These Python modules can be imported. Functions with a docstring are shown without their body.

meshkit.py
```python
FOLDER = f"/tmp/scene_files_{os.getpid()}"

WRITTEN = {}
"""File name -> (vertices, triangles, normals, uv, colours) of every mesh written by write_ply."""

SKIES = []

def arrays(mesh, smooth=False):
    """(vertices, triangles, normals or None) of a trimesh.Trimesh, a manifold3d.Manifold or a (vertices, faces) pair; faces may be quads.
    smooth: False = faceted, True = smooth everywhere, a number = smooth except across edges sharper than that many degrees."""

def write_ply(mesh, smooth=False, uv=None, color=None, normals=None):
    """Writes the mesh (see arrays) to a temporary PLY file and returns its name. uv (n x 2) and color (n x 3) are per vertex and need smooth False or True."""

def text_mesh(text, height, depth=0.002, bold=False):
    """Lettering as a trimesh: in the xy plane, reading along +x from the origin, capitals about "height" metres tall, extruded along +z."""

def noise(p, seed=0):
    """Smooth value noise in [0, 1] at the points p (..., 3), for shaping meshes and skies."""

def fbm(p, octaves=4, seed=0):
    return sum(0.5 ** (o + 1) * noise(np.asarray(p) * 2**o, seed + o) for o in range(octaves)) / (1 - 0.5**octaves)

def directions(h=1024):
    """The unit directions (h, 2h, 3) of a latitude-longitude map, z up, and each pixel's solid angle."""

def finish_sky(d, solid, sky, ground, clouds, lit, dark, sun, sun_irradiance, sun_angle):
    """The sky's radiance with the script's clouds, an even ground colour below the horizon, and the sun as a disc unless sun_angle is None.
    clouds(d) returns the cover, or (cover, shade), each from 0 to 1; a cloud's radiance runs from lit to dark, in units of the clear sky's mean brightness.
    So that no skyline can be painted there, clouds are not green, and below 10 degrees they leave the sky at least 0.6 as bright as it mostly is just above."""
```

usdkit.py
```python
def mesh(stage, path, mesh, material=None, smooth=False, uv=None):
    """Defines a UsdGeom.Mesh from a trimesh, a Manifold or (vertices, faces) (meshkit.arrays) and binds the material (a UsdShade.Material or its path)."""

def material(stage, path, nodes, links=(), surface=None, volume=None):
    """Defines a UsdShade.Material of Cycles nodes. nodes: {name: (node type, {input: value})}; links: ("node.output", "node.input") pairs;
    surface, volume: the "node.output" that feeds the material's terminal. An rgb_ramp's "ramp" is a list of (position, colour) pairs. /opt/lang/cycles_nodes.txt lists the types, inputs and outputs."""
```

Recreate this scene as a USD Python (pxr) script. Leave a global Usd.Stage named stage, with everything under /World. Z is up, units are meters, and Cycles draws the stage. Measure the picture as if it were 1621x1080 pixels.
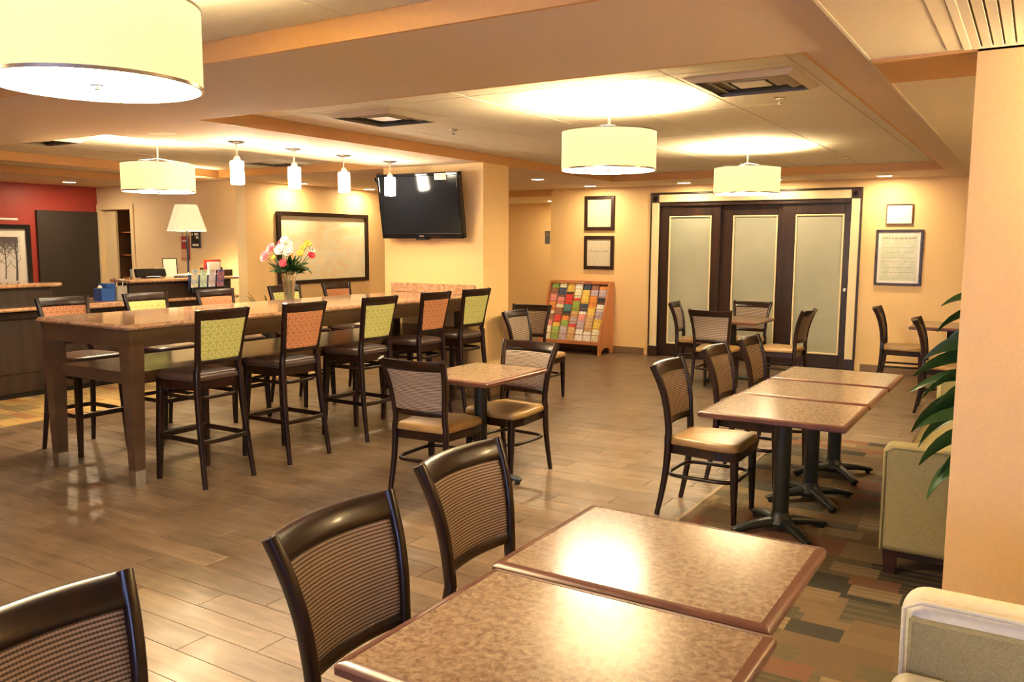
import math, numpy as np, trimesh, usdkit, meshkit
from shapely.geometry import Polygon, box as sbox
from pxr import Usd, UsdGeom, UsdLux, UsdShade, Gf, Sdf

stage = Usd.Stage.CreateInMemory()
UsdGeom.SetStageUpAxis(stage, "Z"); UsdGeom.SetStageMetersPerUnit(stage, 1.0)
UsdGeom.Xform.Define(stage, "/World"); UsdGeom.Scope.Define(stage, "/World/Looks")
PI = math.pi
rng = np.random.default_rng(7)

# ---------------------------------------------------------------- camera, sky, exposure
FPX, PITCH, ROLL, YAW, HC = 1331.0, .1164, .0044, .5555, 1.6
_f = np.array([-math.sin(YAW)*math.cos(PITCH), math.cos(YAW)*math.cos(PITCH), -math.sin(PITCH)])
_r = np.array([math.cos(YAW), math.sin(YAW), 0]); _u = np.cross(_r, _f)
_r, _u = _r*math.cos(ROLL)+_u*math.sin(ROLL), -_r*math.sin(ROLL)+_u*math.cos(ROLL)
cam = UsdGeom.Camera.Define(stage, "/World/camera")
cam.AddTransformOp().Set(Gf.Matrix4d(*_r, 0, *_u, 0, *(-_f), 0, 0, 0, HC, 1))
cam.CreateHorizontalApertureAttr(36.0); cam.CreateVerticalApertureAttr(36.0*1080/1621)
cam.CreateFocalLengthAttr(FPX/1621*36.0); cam.CreateClippingRangeAttr((0.05, 200))
cam.CreateExposureAttr(2.23)
sky = UsdLux.DomeLight.Define(stage, "/World/sky"); sky.CreateIntensityAttr(.9); sky.CreateColorAttr(Gf.Vec3f(.42, .52, 1.0))

WARM = (1.0, .75, .44)       # colour of the room's lamps
P_TOP = 210.0                 # bulb inside each drum shade (radiance of a small sphere)
P_DIFF = 17.0                 # drum diffusers
P_SHADE = .20               # drum shades
P_BAR = 16.0                  # bar pendants
P_DOWN = 130.0                # recessed downlights

# ---------------------------------------------------------------- naming helpers
count = {}
def free(parent, name):
    k = (str(parent), name); n = count.get(k, 0); count[k] = n+1
    return f"{parent}/{name}" + (f"_{n:03d}" if n else "")
def tag(prim, label=None, cat=None, group=None, kind=None):
    for k, v in (("label", label), ("category", cat), ("group", group), ("kind", kind)):
        if v: prim.SetCustomDataByKey(k, v)
    return prim
def thing(name, label, cat, loc=(0, 0, 0), rz=0.0, group=None, kind=None):
    x = UsdGeom.Xform.Define(stage, free("/World", name))
    x.AddTranslateOp().Set(Gf.Vec3d(*map(float, loc))); x.AddRotateZOp().Set(float(rz))
    return tag(x.GetPrim(), label, cat, group, kind)
def obj(name, mesh, mat, parent=None, smooth=False, label=None):
    p = str(parent.GetPath()) if parent is not None else "/World"
    m = usdkit.mesh(stage, free(p, name), mesh, mat, smooth).GetPrim()
    if label: m.SetCustomDataByKey("label", label)
    return m
def solo(name, mesh, mat, label, cat, loc=(0, 0, 0), rz=0.0, group=None, kind=None, smooth=False):
    m = usdkit.mesh(stage, free("/World", name), mesh, mat, smooth)
    m.AddTranslateOp().Set(Gf.Vec3d(*map(float, loc))); m.AddRotateZOp().Set(float(rz))
    return tag(m.GetPrim(), label, cat, group, kind)
def dup(root, loc, rz, label, group=None):
    d = root.GetCustomData()
    r = thing(root.GetName(), label, d["category"], loc, rz, group or d.get("group"))
    # reference the source but keep this copy's own placement
    r.GetReferences().AddInternalReference(root.GetPath()); r.SetInstanceable(True)
    return r

# ---------------------------------------------------------------- shapes
def bx(x0, x1, y0, y1, z0, z1, b=0.0):
    if b <= 0:
        m = trimesh.creation.box([x1-x0, y1-y0, z1-z0]); m.apply_translation([(x0+x1)/2, (y0+y1)/2, (z0+z1)/2]); return m
    b = min(b, .49*(x1-x0), .49*(y1-y0), .49*(z1-z0)); P = []
    for i in range(3):
        d = [0, 0, 0]; d[i] = b
        lo = np.array([x0, y0, z0])+b-np.array(d); hi = np.array([x1, y1, z1])-b+np.array(d)
        P += [[(lo, hi)[a][0], (lo, hi)[c][1], (lo, hi)[e][2]] for a in (0, 1) for c in (0, 1) for e in (0, 1)]
    return trimesh.Trimesh(P).convex_hull
def rbx(x0, x1, y0, y1, z0, z1, r=.04):
    sp_ = trimesh.creation.icosphere(2, r).vertices
    return trimesh.Trimesh(np.vstack([sp_+[a, b, c] for a in (x0+r, x1-r) for b in (y0+r, y1-r) for c in (z0+r, z1-r)])).convex_hull
def join(*ms): return trimesh.util.concatenate(list(ms))
def lathe(prof, n=32): return trimesh.creation.revolve(np.array(prof, float), sections=n)
def ext(poly, h, z=0.0):
    m = trimesh.creation.extrude_polygon(poly, h, engine="earcut"); m.apply_translation([0, 0, z]); return m
def cyl(r, z0, z1, n=24, loc=(0, 0)):
    m = lathe([(0, z0), (r, z0), (r, z1), (0, z1)], n); m.apply_translation([loc[0], loc[1], 0]); return m
def tube(path, rx, ry=None, n=12, up=(0, 0, 1), sq=2.0, closed=False):
    """sweep a superellipse along the path; rx across, ry along 'up'."""
    P = np.array(path, float); N = len(P); rx = np.broadcast_to(rx, N); ry = rx if ry is None else np.broadcast_to(ry, N)
    T = np.roll(P, -1, 0)-np.roll(P, 1, 0) if closed else np.gradient(P, axis=0)
    T /= np.linalg.norm(T, axis=1, keepdims=True); up = np.array(up, float)
    a = np.arange(n)*2*PI/n+PI/n; c = np.sign(np.cos(a))*np.abs(np.cos(a))**(2/sq); s = np.sign(np.sin(a))*np.abs(np.sin(a))**(2/sq)
    V = []
    for p, t, x, y in zip(P, T, rx, ry):
        S = np.cross(t, up); S /= np.linalg.norm(S); U = np.cross(S, t)
        V += [p+S*x*ci+U*y*si for ci, si in zip(c, s)]
    F = []; R = N if closed else N-1
    for i in range(R):
        for k in range(n):
            q, w = i*n+k, i*n+(k+1) % n; e, d = ((i+1) % N)*n+k, ((i+1) % N)*n+(k+1) % n
            F += [[q, e, w], [w, e, d]]
    if not closed:
        V += [P[0], P[-1]]; z0, z1 = N*n, N*n+1
        F += [[z0, k, (k+1) % n] for k in range(n)]+[[z1, (N-1)*n+(k+1) % n, (N-1)*n+k] for k in range(n)]
    m = trimesh.Trimesh(np.array(V), np.array(F), process=False)
    if m.volume < 0: m.invert()
    return m
def spline(pts, n=24):
    from scipy.interpolate import CubicSpline
    P = np.array(pts, float); t = np.r_[0, np.cumsum(np.linalg.norm(np.diff(P, axis=0), axis=1))]
    return CubicSpline(t, P)(np.linspace(0, t[-1], n))
def patch(fn, s0, s1, t0, t1, th, ns=12, nt=6, bulge=0.0):
    """closed slab on the surface fn(s, t) with thickness th (along x), edges rounded by 'bulge' in t."""
    s, t = np.linspace(s0, s1, ns+1), np.linspace(t0, t1, nt+1); A, B = [], []
    for ti, tt in enumerate(t):
        k = (2*ti/nt-1)
        for si in s:
            p = np.array(fn(si, tt)); h = th/2*(1-bulge*k**4)
            A.append(p+[h, 0, 0]); B.append(p-[h, 0, 0])
    n1 = ns+1; N = len(A); F = []
    for i in range(nt):
        for j in range(ns):
            a, b, c, d = i*n1+j, i*n1+j+1, (i+1)*n1+j+1, (i+1)*n1+j
            F += [[a, b, c], [a, c, d], [N+a, N+c, N+b], [N+a, N+d, N+c]]
    ring = [j for j in range(n1)]+[i*n1+ns for i in range(1, nt+1)]+[nt*n1+j for j in range(ns-1, -1, -1)]+[i*n1 for i in range(nt-1, 0, -1)]
    for a, b in zip(ring, ring[1:]+ring[:1]): F += [[a, N+a, b], [b, N+a, N+b]]
    m = trimesh.Trimesh(np.array(A+B), np.array(F), process=False)
    if m.volume < 0: m.invert()
    return m
def rrect(x0, x1, y0, y1, r): return sbox(x0+r, y0+r, x1-r, y1-r).buffer(r, quad_segs=5)
def pad(poly, z0, z1, r=.02, steps=5, crown=0.0):
    """a cushion: outline extruded with a rounded upper edge; crown lifts the middle."""
    V, F = [], []; rings = []
    hs = [(0.006, z0), (0, z0+.006), (0, z1-r)]+[(r*(1-math.cos(a)), z1-r+r*math.sin(a)) for a in np.linspace(0, PI/2, steps+1)[1:]]
    P = np.array(poly.exterior.coords)[:-1]
    if not poly.exterior.is_ccw: P = P[::-1]
    L = np.r_[0, np.cumsum(np.linalg.norm(np.diff(np.vstack([P, P[:1]]), axis=0), axis=1))]; n = 48
    u = np.linspace(0, L[-1], n, endpoint=False); Q = np.vstack([P, P[:1]])
    ring0 = np.stack([np.interp(u, L, Q[:, k]) for k in (0, 1)], 1); c = ring0.mean(0)
    w = np.abs(ring0-c).max()
    for d, z in hs:
        rings.append(np.c_[c+(ring0-c)*(1-d/w), np.full(n, z)])
    for k in (.75, .5, .25): rings.append(np.c_[c+(rings[len(hs)-1][:, :2]-c)*k, np.full(n, z1+crown*(1-k*k))])
    V = np.vstack(rings+[[[*c, z1+crown]], [[*c, z0]]]); M = len(rings)
    for i in range(M-1):
        for k in range(n):
            a, b = i*n+k, i*n+(k+1) % n; F += [[a, b, a+n], [b, b+n, a+n]]
    F += [[(M-1)*n+k, (M-1)*n+(k+1) % n, M*n] for k in range(n)]+[[(k+1) % n, k, M*n+1] for k in range(n)]
    return trimesh.Trimesh(V, np.array(F), process=False)
def xf(m, loc=(0, 0, 0), rz=0, rx=0, ry=0):
    m = m.copy(); R = trimesh.transformations.euler_matrix(math.radians(rx), math.radians(ry), math.radians(rz)); m.apply_transform(R); m.apply_translation(loc); return m

# ---------------------------------------------------------------- materials
LK = "/World/Looks/"
def plain(name, col, rough=.5, **k):
    return usdkit.material(stage, LK+name, {"p": ("principled_bsdf", {"base_color": col, "roughness": rough, **k})}, surface="p.BSDF")
def noisy(name, c0, c1, scale, rough=.5, stretch=(1, 1, 1), bump=0.0, detail=4, lo=.35, hi=.65, coord="object", bscale=None, **k):
    n = {"t": ("texture_coordinate", {}), "m": ("mapping", {"scale": stretch}), "n": ("noise_texture", {"scale": scale, "detail": detail}),
         "r": ("rgb_ramp", {"ramp": [(lo, c0), (hi, c1)]}), "p": ("principled_bsdf", {"roughness": rough, **k})}
    l = [(f"t.{coord}", "m.vector"), ("m.vector", "n.vector"), ("n.fac", "r.fac"), ("r.color", "p.base_color")]
    if bump:
        n["b"] = ("bump", {"strength": bump, "distance": .002}); l += [("n.fac", "b.height"), ("b.normal", "p.normal")]
    return usdkit.material(stage, LK+name, n, l, surface="p.BSDF")
def glow(name, col, s, base=(.8, .75, .6)):
    return usdkit.material(stage, LK+name, {"p": ("principled_bsdf", {"base_color": base, "roughness": .6, "emission_color": col, "emission_strength": s})}, surface="p.BSDF")

WALL = noisy("wall_gold", (.80, .55, .25), (.83, .58, .27), 60, .55, bump=.15)
WALLC = noisy("wall_cream", (.82, .66, .40), (.84, .68, .42), 60, .55)
WALLR = noisy("wall_red", (.38, .046, .034), (.42, .052, .038), 40, .5)
SOFF = noisy("soffit_tan", (.70, .55, .41), (.72, .57, .425), 30, .8)
RISE = noisy("riser_orange", (.62, .34, .12), (.65, .36, .13), 30, .6)
TILE = noisy("ceiling_tile", (.70, .65, .54), (.78, .73, .61), 120, .85, bump=.4, detail=6)
GRID = plain("ceiling_grid", (.72, .66, .54), .5)
CREAMC = plain("ceiling_cream", (.78, .70, .55), .7)
ESP = noisy("espresso_wood", (.020, .0095, .006), (.042, .017, .009), 9, .34, (1, 1, .12), detail=5, coat_weight=.12, coat_roughness=.2)
CHW = noisy("chair_wood", (.0075, .0026, .0015), (.020, .0058, .0028), 14, .32, (1, 1, .15), detail=5, coat_weight=.22, coat_roughness=.12, specular_ior_level=.35)
BARW = noisy("bar_wood", (.065, .036, .020), (.095, .053, .030), 8, .22, (.2, .2, 1), detail=5)
DESKW = noisy("desk_wood", (.022, .012, .008), (.040, .022, .014), 10, .4, (1, 1, .1), detail=5)
CHERRY = noisy("cherry_wood", (.42, .15, .05), (.52, .20, .075), 6, .4, (1, 1, .15), detail=5)
TRIMG = plain("trim_cream", (.80, .66, .38), .45)
BLACK = plain("black_metal", (.012, .016, .014), .42)
BLKP = plain("black_plastic", (.010, .010, .011), .25)
STEEL = plain("brushed_steel", (.62, .60, .57), .3, metallic=1.0)
CHROME = plain("satin_nickel", (.7, .66, .6), .22, metallic=1.0)
VINYL = noisy("tan_vinyl", (.27, .155, .050), (.33, .19, .062), 14, .4, detail=3)
BVINYL = plain("brown_vinyl", (.060, .034, .026), .33)
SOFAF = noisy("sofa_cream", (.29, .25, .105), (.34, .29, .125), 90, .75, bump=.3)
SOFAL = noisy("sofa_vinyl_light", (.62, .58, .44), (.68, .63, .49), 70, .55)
WHITE = plain("paper_white", (.80, .78, .72), .5)
GREY = plain("dark_grey", (.09, .09, .09), .5)
LEAF = usdkit.material(stage, LK+"leaf_green", {"i": ("object_info", {}), "r": ("rgb_ramp", {"ramp": [(0, (.012, .055, .014)), (1, (.05, .13, .03))]}), "p": ("principled_bsdf", {"roughness": .3}), "t": ("translucent_bsdf", {"color": (.06, .18, .02)}), "x": ("mix_closure", {"fac": .15})},
    [("i.random", "r.fac"), ("r.color", "p.base_color"), ("p.BSDF", "x.closure1"), ("t.BSDF", "x.closure2")], surface="x.closure")
POT = plain("terracotta", (.30, .12, .06), .6)

def granite(name, cols, scale, rough, sp=.5, spec=.5):
    n = {"t": ("texture_coordinate", {}), "a": ("noise_texture", {"scale": scale, "detail": 6, "roughness": .65, "distortion": .6}), "b": ("voronoi_texture", {"scale": scale*3.2}),
         "r": ("rgb_ramp", {"ramp": [(.30, cols[0]), (.44, cols[1]), (.56, cols[2]), (.70, cols[3])]}), "q": ("rgb_ramp", {"ramp": [(.05, (.62, .6, .58)), (.4, (1, 1, 1))]}),
         "x": ("mix_color", {"blend_type": "multiply", "fac": sp}), "p": ("principled_bsdf", {"roughness": rough, "specular_ior_level": spec})}
    return usdkit.material(stage, LK+name, n, [("t.object", "a.vector"), ("t.object", "b.vector"), ("a.fac", "r.fac"), ("b.distance", "q.fac"), ("r.color", "x.a"), ("q.color", "x.b"), ("x.result", "p.base_color")], surface="p.BSDF")
LAM = granite("laminate_speckle", [(.11, .060, .036), (.20, .125, .078), (.265, .18, .115), (.34, .245, .165)], 50, .19, .55, .17)
GRAN = granite("granite_pink", [(.26, .12, .07), (.46, .26, .15), (.56, .36, .22), (.64, .46, .31)], 30, .09, .6)
EDGE = noisy("edge_wood", (.105, .036, .022), (.14, .050, .030), 10, .32, (1, 1, .3), coat_weight=.3)

def weave(name, light, dark, py, pz):
    n = {"t": ("texture_coordinate", {}), "s": ("separate_xyz", {}), "y": ("math", {"math_type": "multiply", "value2": 2*PI/py}), "z": ("math", {"math_type": "multiply", "value2": 2*PI/pz}),
         "sy": ("math", {"math_type": "sine"}), "cz": ("math", {"math_type": "sine"}), "pr": ("math", {"math_type": "multiply_add", "value2": .17, "value3": .5}), "ad": ("math", {"math_type": "multiply_add", "value2": .42}),
         "r": ("rgb_ramp", {"ramp": [(.28, dark), (.62, light)]}), "b": ("bump", {"strength": .5, "distance": .001}), "p": ("principled_bsdf", {"roughness": .55})}
    return usdkit.material(stage, LK+name, n, [("t.object", "s.vector"), ("s.y", "y.value1"), ("s.z", "z.value1"), ("y.value", "sy.value1"), ("z.value", "cz.value1"), ("sy.value", "pr.value1"), ("cz.value", "ad.value1"), ("pr.value", "ad.value3"), ("ad.value", "r.fac"), ("ad.value", "b.height"), ("r.color", "p.base_color"), ("b.normal", "p.normal")], surface="p.BSDF")
MESHF = weave("woven_mesh", (.38, .29, .22), (.06, .038, .026), .0075, .0095)
def rings(name, base, ring):
    """upholstery print: rows of small rings."""
    n = {"t": ("texture_coordinate", {}), "m": ("mapping", {"scale": (0, 19, 19)}), "v": ("vector_math", {"math_type": "fraction"}), "c": ("vector_math", {"math_type": "subtract", "vector2": (0, .5, .5)}),
         "l": ("vector_math", {"math_type": "length"}), "r": ("rgb_ramp", {"ramp": [(.0, ring), (.10, base), (.24, base), (.30, ring), (.40, ring), (.46, base), (1, base)]}), "n": ("noise_texture", {"scale": 220}),
         "x": ("mix_color", {"blend_type": "overlay", "fac": .3}), "p": ("principled_bsdf", {"roughness": .7})}
    return usdkit.material(stage, LK+name, n, [("t.object", "m.vector"), ("t.object", "n.vector"), ("m.vector", "v.vector1"), ("v.vector", "c.vector1"), ("c.vector", "l.vector1"), ("l.value", "r.fac"), ("r.color", "x.a"), ("n.color", "x.b"), ("x.result", "p.base_color")], surface="p.BSDF")
GREENF = rings("fabric_green", (.36, .36, .10), (.50, .50, .20))
ORANGEF = rings("fabric_orange", (.36, .135, .055), (.50, .23, .11))
SOFAP = noisy("sofa_pattern", (.27, .225, .10), (.32, .27, .13), 190, .75, bump=.5, detail=1, lo=.42, hi=.6)

# wood-look floor planks, tone varies plank by plank
FLOORP = usdkit.material(stage, LK+"floor_plank", {"g": ("geometry", {}), "m": ("mapping", {"scale": (1.2, 9, 1)}), "n": ("noise_texture", {"scale": 2.2, "detail": 7, "roughness": .62, "distortion": .5}), "i": ("object_info", {}), "rp": ("geometry", {}),
    "r": ("rgb_ramp", {"ramp": [(.28, (.104, .066, .038)), (.5, (.158, .105, .064)), (.72, (.215, .150, .098))]}), "mt": ("math", {"math_type": "multiply_add", "value2": .42, "value3": .79}), "x": ("mix_color", {"blend_type": "multiply", "fac": 1.0}),
    "n2": ("noise_texture", {"scale": 3.0, "detail": 3}), "rr": ("map_range", {"from_min": .3, "from_max": .7, "to_min": .26, "to_max": .40}), "b": ("bump", {"strength": .12, "distance": .002}), "p": ("principled_bsdf", {})},
    [("g.position", "m.vector"), ("m.vector", "n.vector"), ("g.position", "n2.vector"), ("n.fac", "r.fac"), ("rp.random_per_island", "mt.value1"), ("r.color", "x.a"), ("mt.value", "x.b"), ("x.result", "p.base_color"), ("n2.fac", "rr.value"), ("rr.result", "p.roughness"), ("n.fac", "b.height"), ("b.normal", "p.normal")], surface="p.BSDF")
def plank_tone(k):
    c = .80+.09*k
    return usdkit.material(stage, LK+f"floor_plank_tone{k}", {"g": ("geometry", {}), "m": ("mapping", {"scale": (1.2, 9, 1), "location": (k*3.7, k*1.3, 0)}), "n": ("noise_texture", {"scale": 2.2, "detail": 7, "roughness": .62, "distortion": .5}),
        "r": ("rgb_ramp", {"ramp": [(.28, tuple(c*v for v in (.104, .066, .038))), (.5, tuple(c*v for v in (.158, .105, .064))), (.72, tuple(c*v for v in (.215, .150, .098)))]}),
        "n2": ("noise_texture", {"scale": 3.0, "detail": 3}), "rr": ("map_range", {"from_min": .3, "from_max": .7, "to_min": .26, "to_max": .40}), "b": ("bump", {"strength": .12, "distance": .002}), "p": ("principled_bsdf", {})},
        [("g.position", "m.vector"), ("m.vector", "n.vector"), ("g.position", "n2.vector"), ("n.fac", "r.fac"), ("r.color", "p.base_color"), ("n2.fac", "rr.value"), ("rr.result", "p.roughness"), ("n.fac", "b.height"), ("b.normal", "p.normal")], surface="p.BSDF")
PLK = [plank_tone(k) for k in range(5)]
GROUT = plain("grout", (.34, .25, .155), .8)

def carpet(name, cols, cell, cell2):
    """flat carpet print: two grids of rectangular blocks in several colours, some of them striped."""
    ramp = [(k/len(cols), c) for k, c in enumerate(cols)]
    n = {"g": ("geometry", {}), "nz": ("noise_texture", {"scale": 260, "detail": 2}), "x": ("mix_color", {"blend_type": "mix"}), "ov": ("mix_color", {"blend_type": "overlay", "fac": .4}), "bp": ("bump", {"strength": .5, "distance": .004}), "p": ("principled_bsdf", {"roughness": .95})}
    l = [("g.position", "nz.vector")]
    for q, c, off in (("a", cell, (0, 0, 0)), ("b", cell2, (.37, .61, 0))):
        n |= {q+"m": ("mapping", {"scale": (1/c[0], 1/c[1], 0), "location": off}), q+"s": ("separate_xyz", {}), q+"fy": ("math", {"math_type": "floor"}), q+"wn": ("white_noise_texture", {"dimensions": "1D"}), q+"sx": ("math", {"math_type": "add"}), q+"fx": ("math", {"math_type": "floor"}), q+"cb": ("combine_xyz", {"z": 3.0 if q == "a" else 9.0}), q+"w": ("white_noise_texture", {"dimensions": "3D"}), q+"r": ("rgb_ramp", {"ramp": ramp, "interpolate": False}),
              q+"sm": ("math", {"math_type": "multiply", "value2": 2*PI*(4 if q == "a" else 3)}), q+"sn": ("math", {"math_type": "sine"}), q+"gt": ("math", {"math_type": "greater_than", "value2": .15}), q+"sc": ("separate_color", {}), q+"pk": ("math", {"math_type": "greater_than", "value2": .4}), q+"ml": ("math", {"math_type": "multiply"}), q+"mf": ("math", {"math_type": "multiply", "value2": .5}), q+"x": ("mix_color", {"blend_type": "mix", "b": tuple(.55*v for v in cols[-1])})}
        l += [("g.position", q+"m.vector"), (q+"m.vector", q+"s.vector"), (q+"s.y", q+"fy.value1"), (q+"fy.value", q+"wn.w"), (q+"s.x", q+"sx.value1"), (q+"wn.value", q+"sx.value2"), (q+"sx.value", q+"fx.value1"), (q+"fx.value", q+"cb.x"), (q+"fy.value", q+"cb.y"), (q+"cb.vector", q+"w.vector"), (q+"w.value", q+"r.fac"), (q+"s.y", q+"sm.value1"), (q+"sm.value", q+"sn.value1"), (q+"sn.value", q+"gt.value1"), (q+"w.color", q+"sc.color"), (q+"sc.g", q+"pk.value1"), (q+"gt.value", q+"ml.value1"), (q+"pk.value", q+"ml.value2"), (q+"ml.value", q+"mf.value1"), (q+"mf.value", q+"x.fac"), (q+"r.color", q+"x.a")]
    n["mk"] = ("math", {"math_type": "greater_than", "value2": .52})
    l += [("bsc.b", "mk.value1"), ("mk.value", "x.fac"), ("ax.result", "x.a"), ("bx.result", "x.b"), ("x.result", "ov.a"), ("nz.color", "ov.b"), ("ov.result", "p.base_color"), ("nz.fac", "bp.height"), ("bp.normal", "p.normal")]
    return usdkit.material(stage, LK+name, n, l, surface="p.BSDF")
CARP = carpet("carpet_blocks", [(.13, .080, .036), (.065, .054, .026), (.20, .13, .06), (.18, .075, .036), (.15, .097, .042), (.035, .030, .018), (.10, .080, .036), (.16, .10, .042), (.23, .16, .08)], (.42, .26), (.22, .13))
CARP2 = carpet("carpet_reception", [(.42, .26, .09), (.50, .34, .13), (.34, .15, .05), (.46, .30, .10), (.24, .17, .07)], (.6, .25), (.35, .12))

# ---------------------------------------------------------------- dimensions
S, T = 2.40, 2.495           # soffit and tray ceilings
DW = 11.25                   # wall with the sliding doors
XR, YB = 1.3, -3.6           # right-hand wall and the wall behind

# ---------------------------------------------------------------- floor
floor = thing("floor", "brown wood-look plank tile floor through the whole dining room", "floor", kind="structure")
obj("subfloor", bx(-13.2, XR+.2, YB-.2, 14.6, -.12, -.004), GROUT, floor)
PL, PW = .93, .155
rows = []
for j in range(int((14.2-YB)/PW)):
    y0 = YB+j*PW
    off = (j % 3)*PL/3+rng.uniform(-.04, .04)
    for i in range(-1, 16):
        x0 = -13.0+off+i*PL; x1 = x0+PL
        rows.append((max(x0, -13.0), min(x1, XR), y0, y0+PW))
def inview(x, y):
    d = np.array([x, y, -HC]); z = d@_f
    if z < .6: return None
    px, py = 810.5+FPX*(d@_r)/z, 540-FPX*(d@_u)/z
    return z if -60 < px < 1680 and py < 1140 else None
near, far = [], []
for (x0, x1, y0, y1) in rows:
    if x1-x0 < .02: continue
    cx, cy = (x0+x1)/2, (y0+y1)/2
    on_carpet = (x0 > -1.68 and y1 < 7.2) or (x1 < -7.45 and y1 < 7.6)
    if on_carpet: continue
    v = inview(cx, cy) or inview(x0, cy) or inview(x1, cy)
    (near if v is not None and v < 7.2 and x1 > -7.45 else far).append((v or 99, x0, x1, y0, y1))
near.sort(); far += near[295:]; near = near[:295]
g = .0013
for (v, x0, x1, y0, y1) in near:
    obj("plank", bx(x0+g, x1-g, y0+g, y1-g, -.004, 0, .0012), PLK[int(rng.integers(5))], floor)
st = obj("plank_field", join(*[bx(x0+g, x1-g, y0+g, y1-g, -.004, 0) for (_, x0, x1, y0, y1) in far]), FLOORP, floor)
tag(st, kind="stuff")
solo("carpet", join(bx(-1.66, XR, YB, 7.2, -.003, .006, .003)), CARP, "multicoloured block-patterned carpet under the tables beside the sofas", "carpet", kind="structure")
solo("carpet", join(bx(-12.1, -7.47, YB, 7.6, -.003, .006, .003)), CARP2, "golden streaky carpet in front of the reception desk", "carpet", kind="structure")
solo("trim_1", bx(-1.69, -1.66, YB, 7.2, -.002, .009, .003), GROUT, "thin pale edging strip between planks and block carpet", "edging strip", kind="structure")

# ---------------------------------------------------------------- ceiling: tan soffit with tiled trays
ceil = thing("ceiling", "stepped ceiling with tan soffits and tiled tray recesses", "ceiling", kind="structure")
trays = [(-5.6, -.90, -1.2, 2.60, T), (-4.78, -.90, 3.76, 10.2, T), (-8.84, -6.05, 3.9, 7.2, T), (-10.45, -9.10, 1.5, 7.2, T)]
hole = sbox(-13.2, YB-.2, XR+.2, 14.6)
for t_ in trays: hole = hole.difference(sbox(t_[0]-.02, t_[2]-.02, t_[1]+.02, t_[3]+.02))
hole = hole.difference(sbox(-9.0, DW, -6.3, 14.0))
obj("soffit", ext(hole, .02, S), SOFF, ceil)
for k, (x0, x1, y0, y1, z) in enumerate(trays):
    w = .02
    for r_ in ((x0-w, x0, y0-w, y1+w), (x1, x1+w, y0-w, y1+w), (x0, x1, y0-w, y0), (x0, x1, y1, y1+w)):
        obj("riser", bx(*r_, S, z+.05), RISE, ceil)
    # lay-in tiles 0.61 x 0.61 on a thin grid
    obj("tile_grid", bx(x0, x1, y0, y1, z+.001, z+.03), GRID, ceil)
    ax = -1.73 if k in (0, 1) else x0+.3; ts = .655
    xs = sorted({x0, x1} | {x for x in np.arange(ax-20*ts, 6, ts) if x0+.05 < x < x1-.05}); ys = sorted({y0, y1} | {y for y in np.arange(4.36-30*1.22, 15, 1.22) if y0+.05 < y < y1-.05})
    for xa, xb in zip(xs, xs[1:]):
        for ya, yb in zip(ys, ys[1:]):
            obj("ceiling_tile", bx(xa+.004, xb-.004, ya+.004, yb-.004, z-.004, z+.002, .002), TILE, ceil)
# lower bulkhead over the sofas on the right, with a tan cross beam at the pillar
ZB = 2.335
obj("bulkhead", bx(-.615, XR+.2, YB, DW, ZB, S-.0005), CREAMC, ceil)
obj("bulkhead_edge", bx(-.627, -.615, YB, DW, ZB-.003, S-.0005), CREAMC, ceil)
obj("cross_beam", bx(-.612, XR+.1, 3.70, 4.22, ZB-.012, ZB+.01), RISE, ceil)
obj("corridor_ceiling", bx(-9.0, -6.3, DW, 14.0, 2.30, 2.32), CREAMC, ceil)
obj("riser", bx(-9.0, -6.3, DW-.02, DW, 2.30, S), RISE, ceil)

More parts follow.
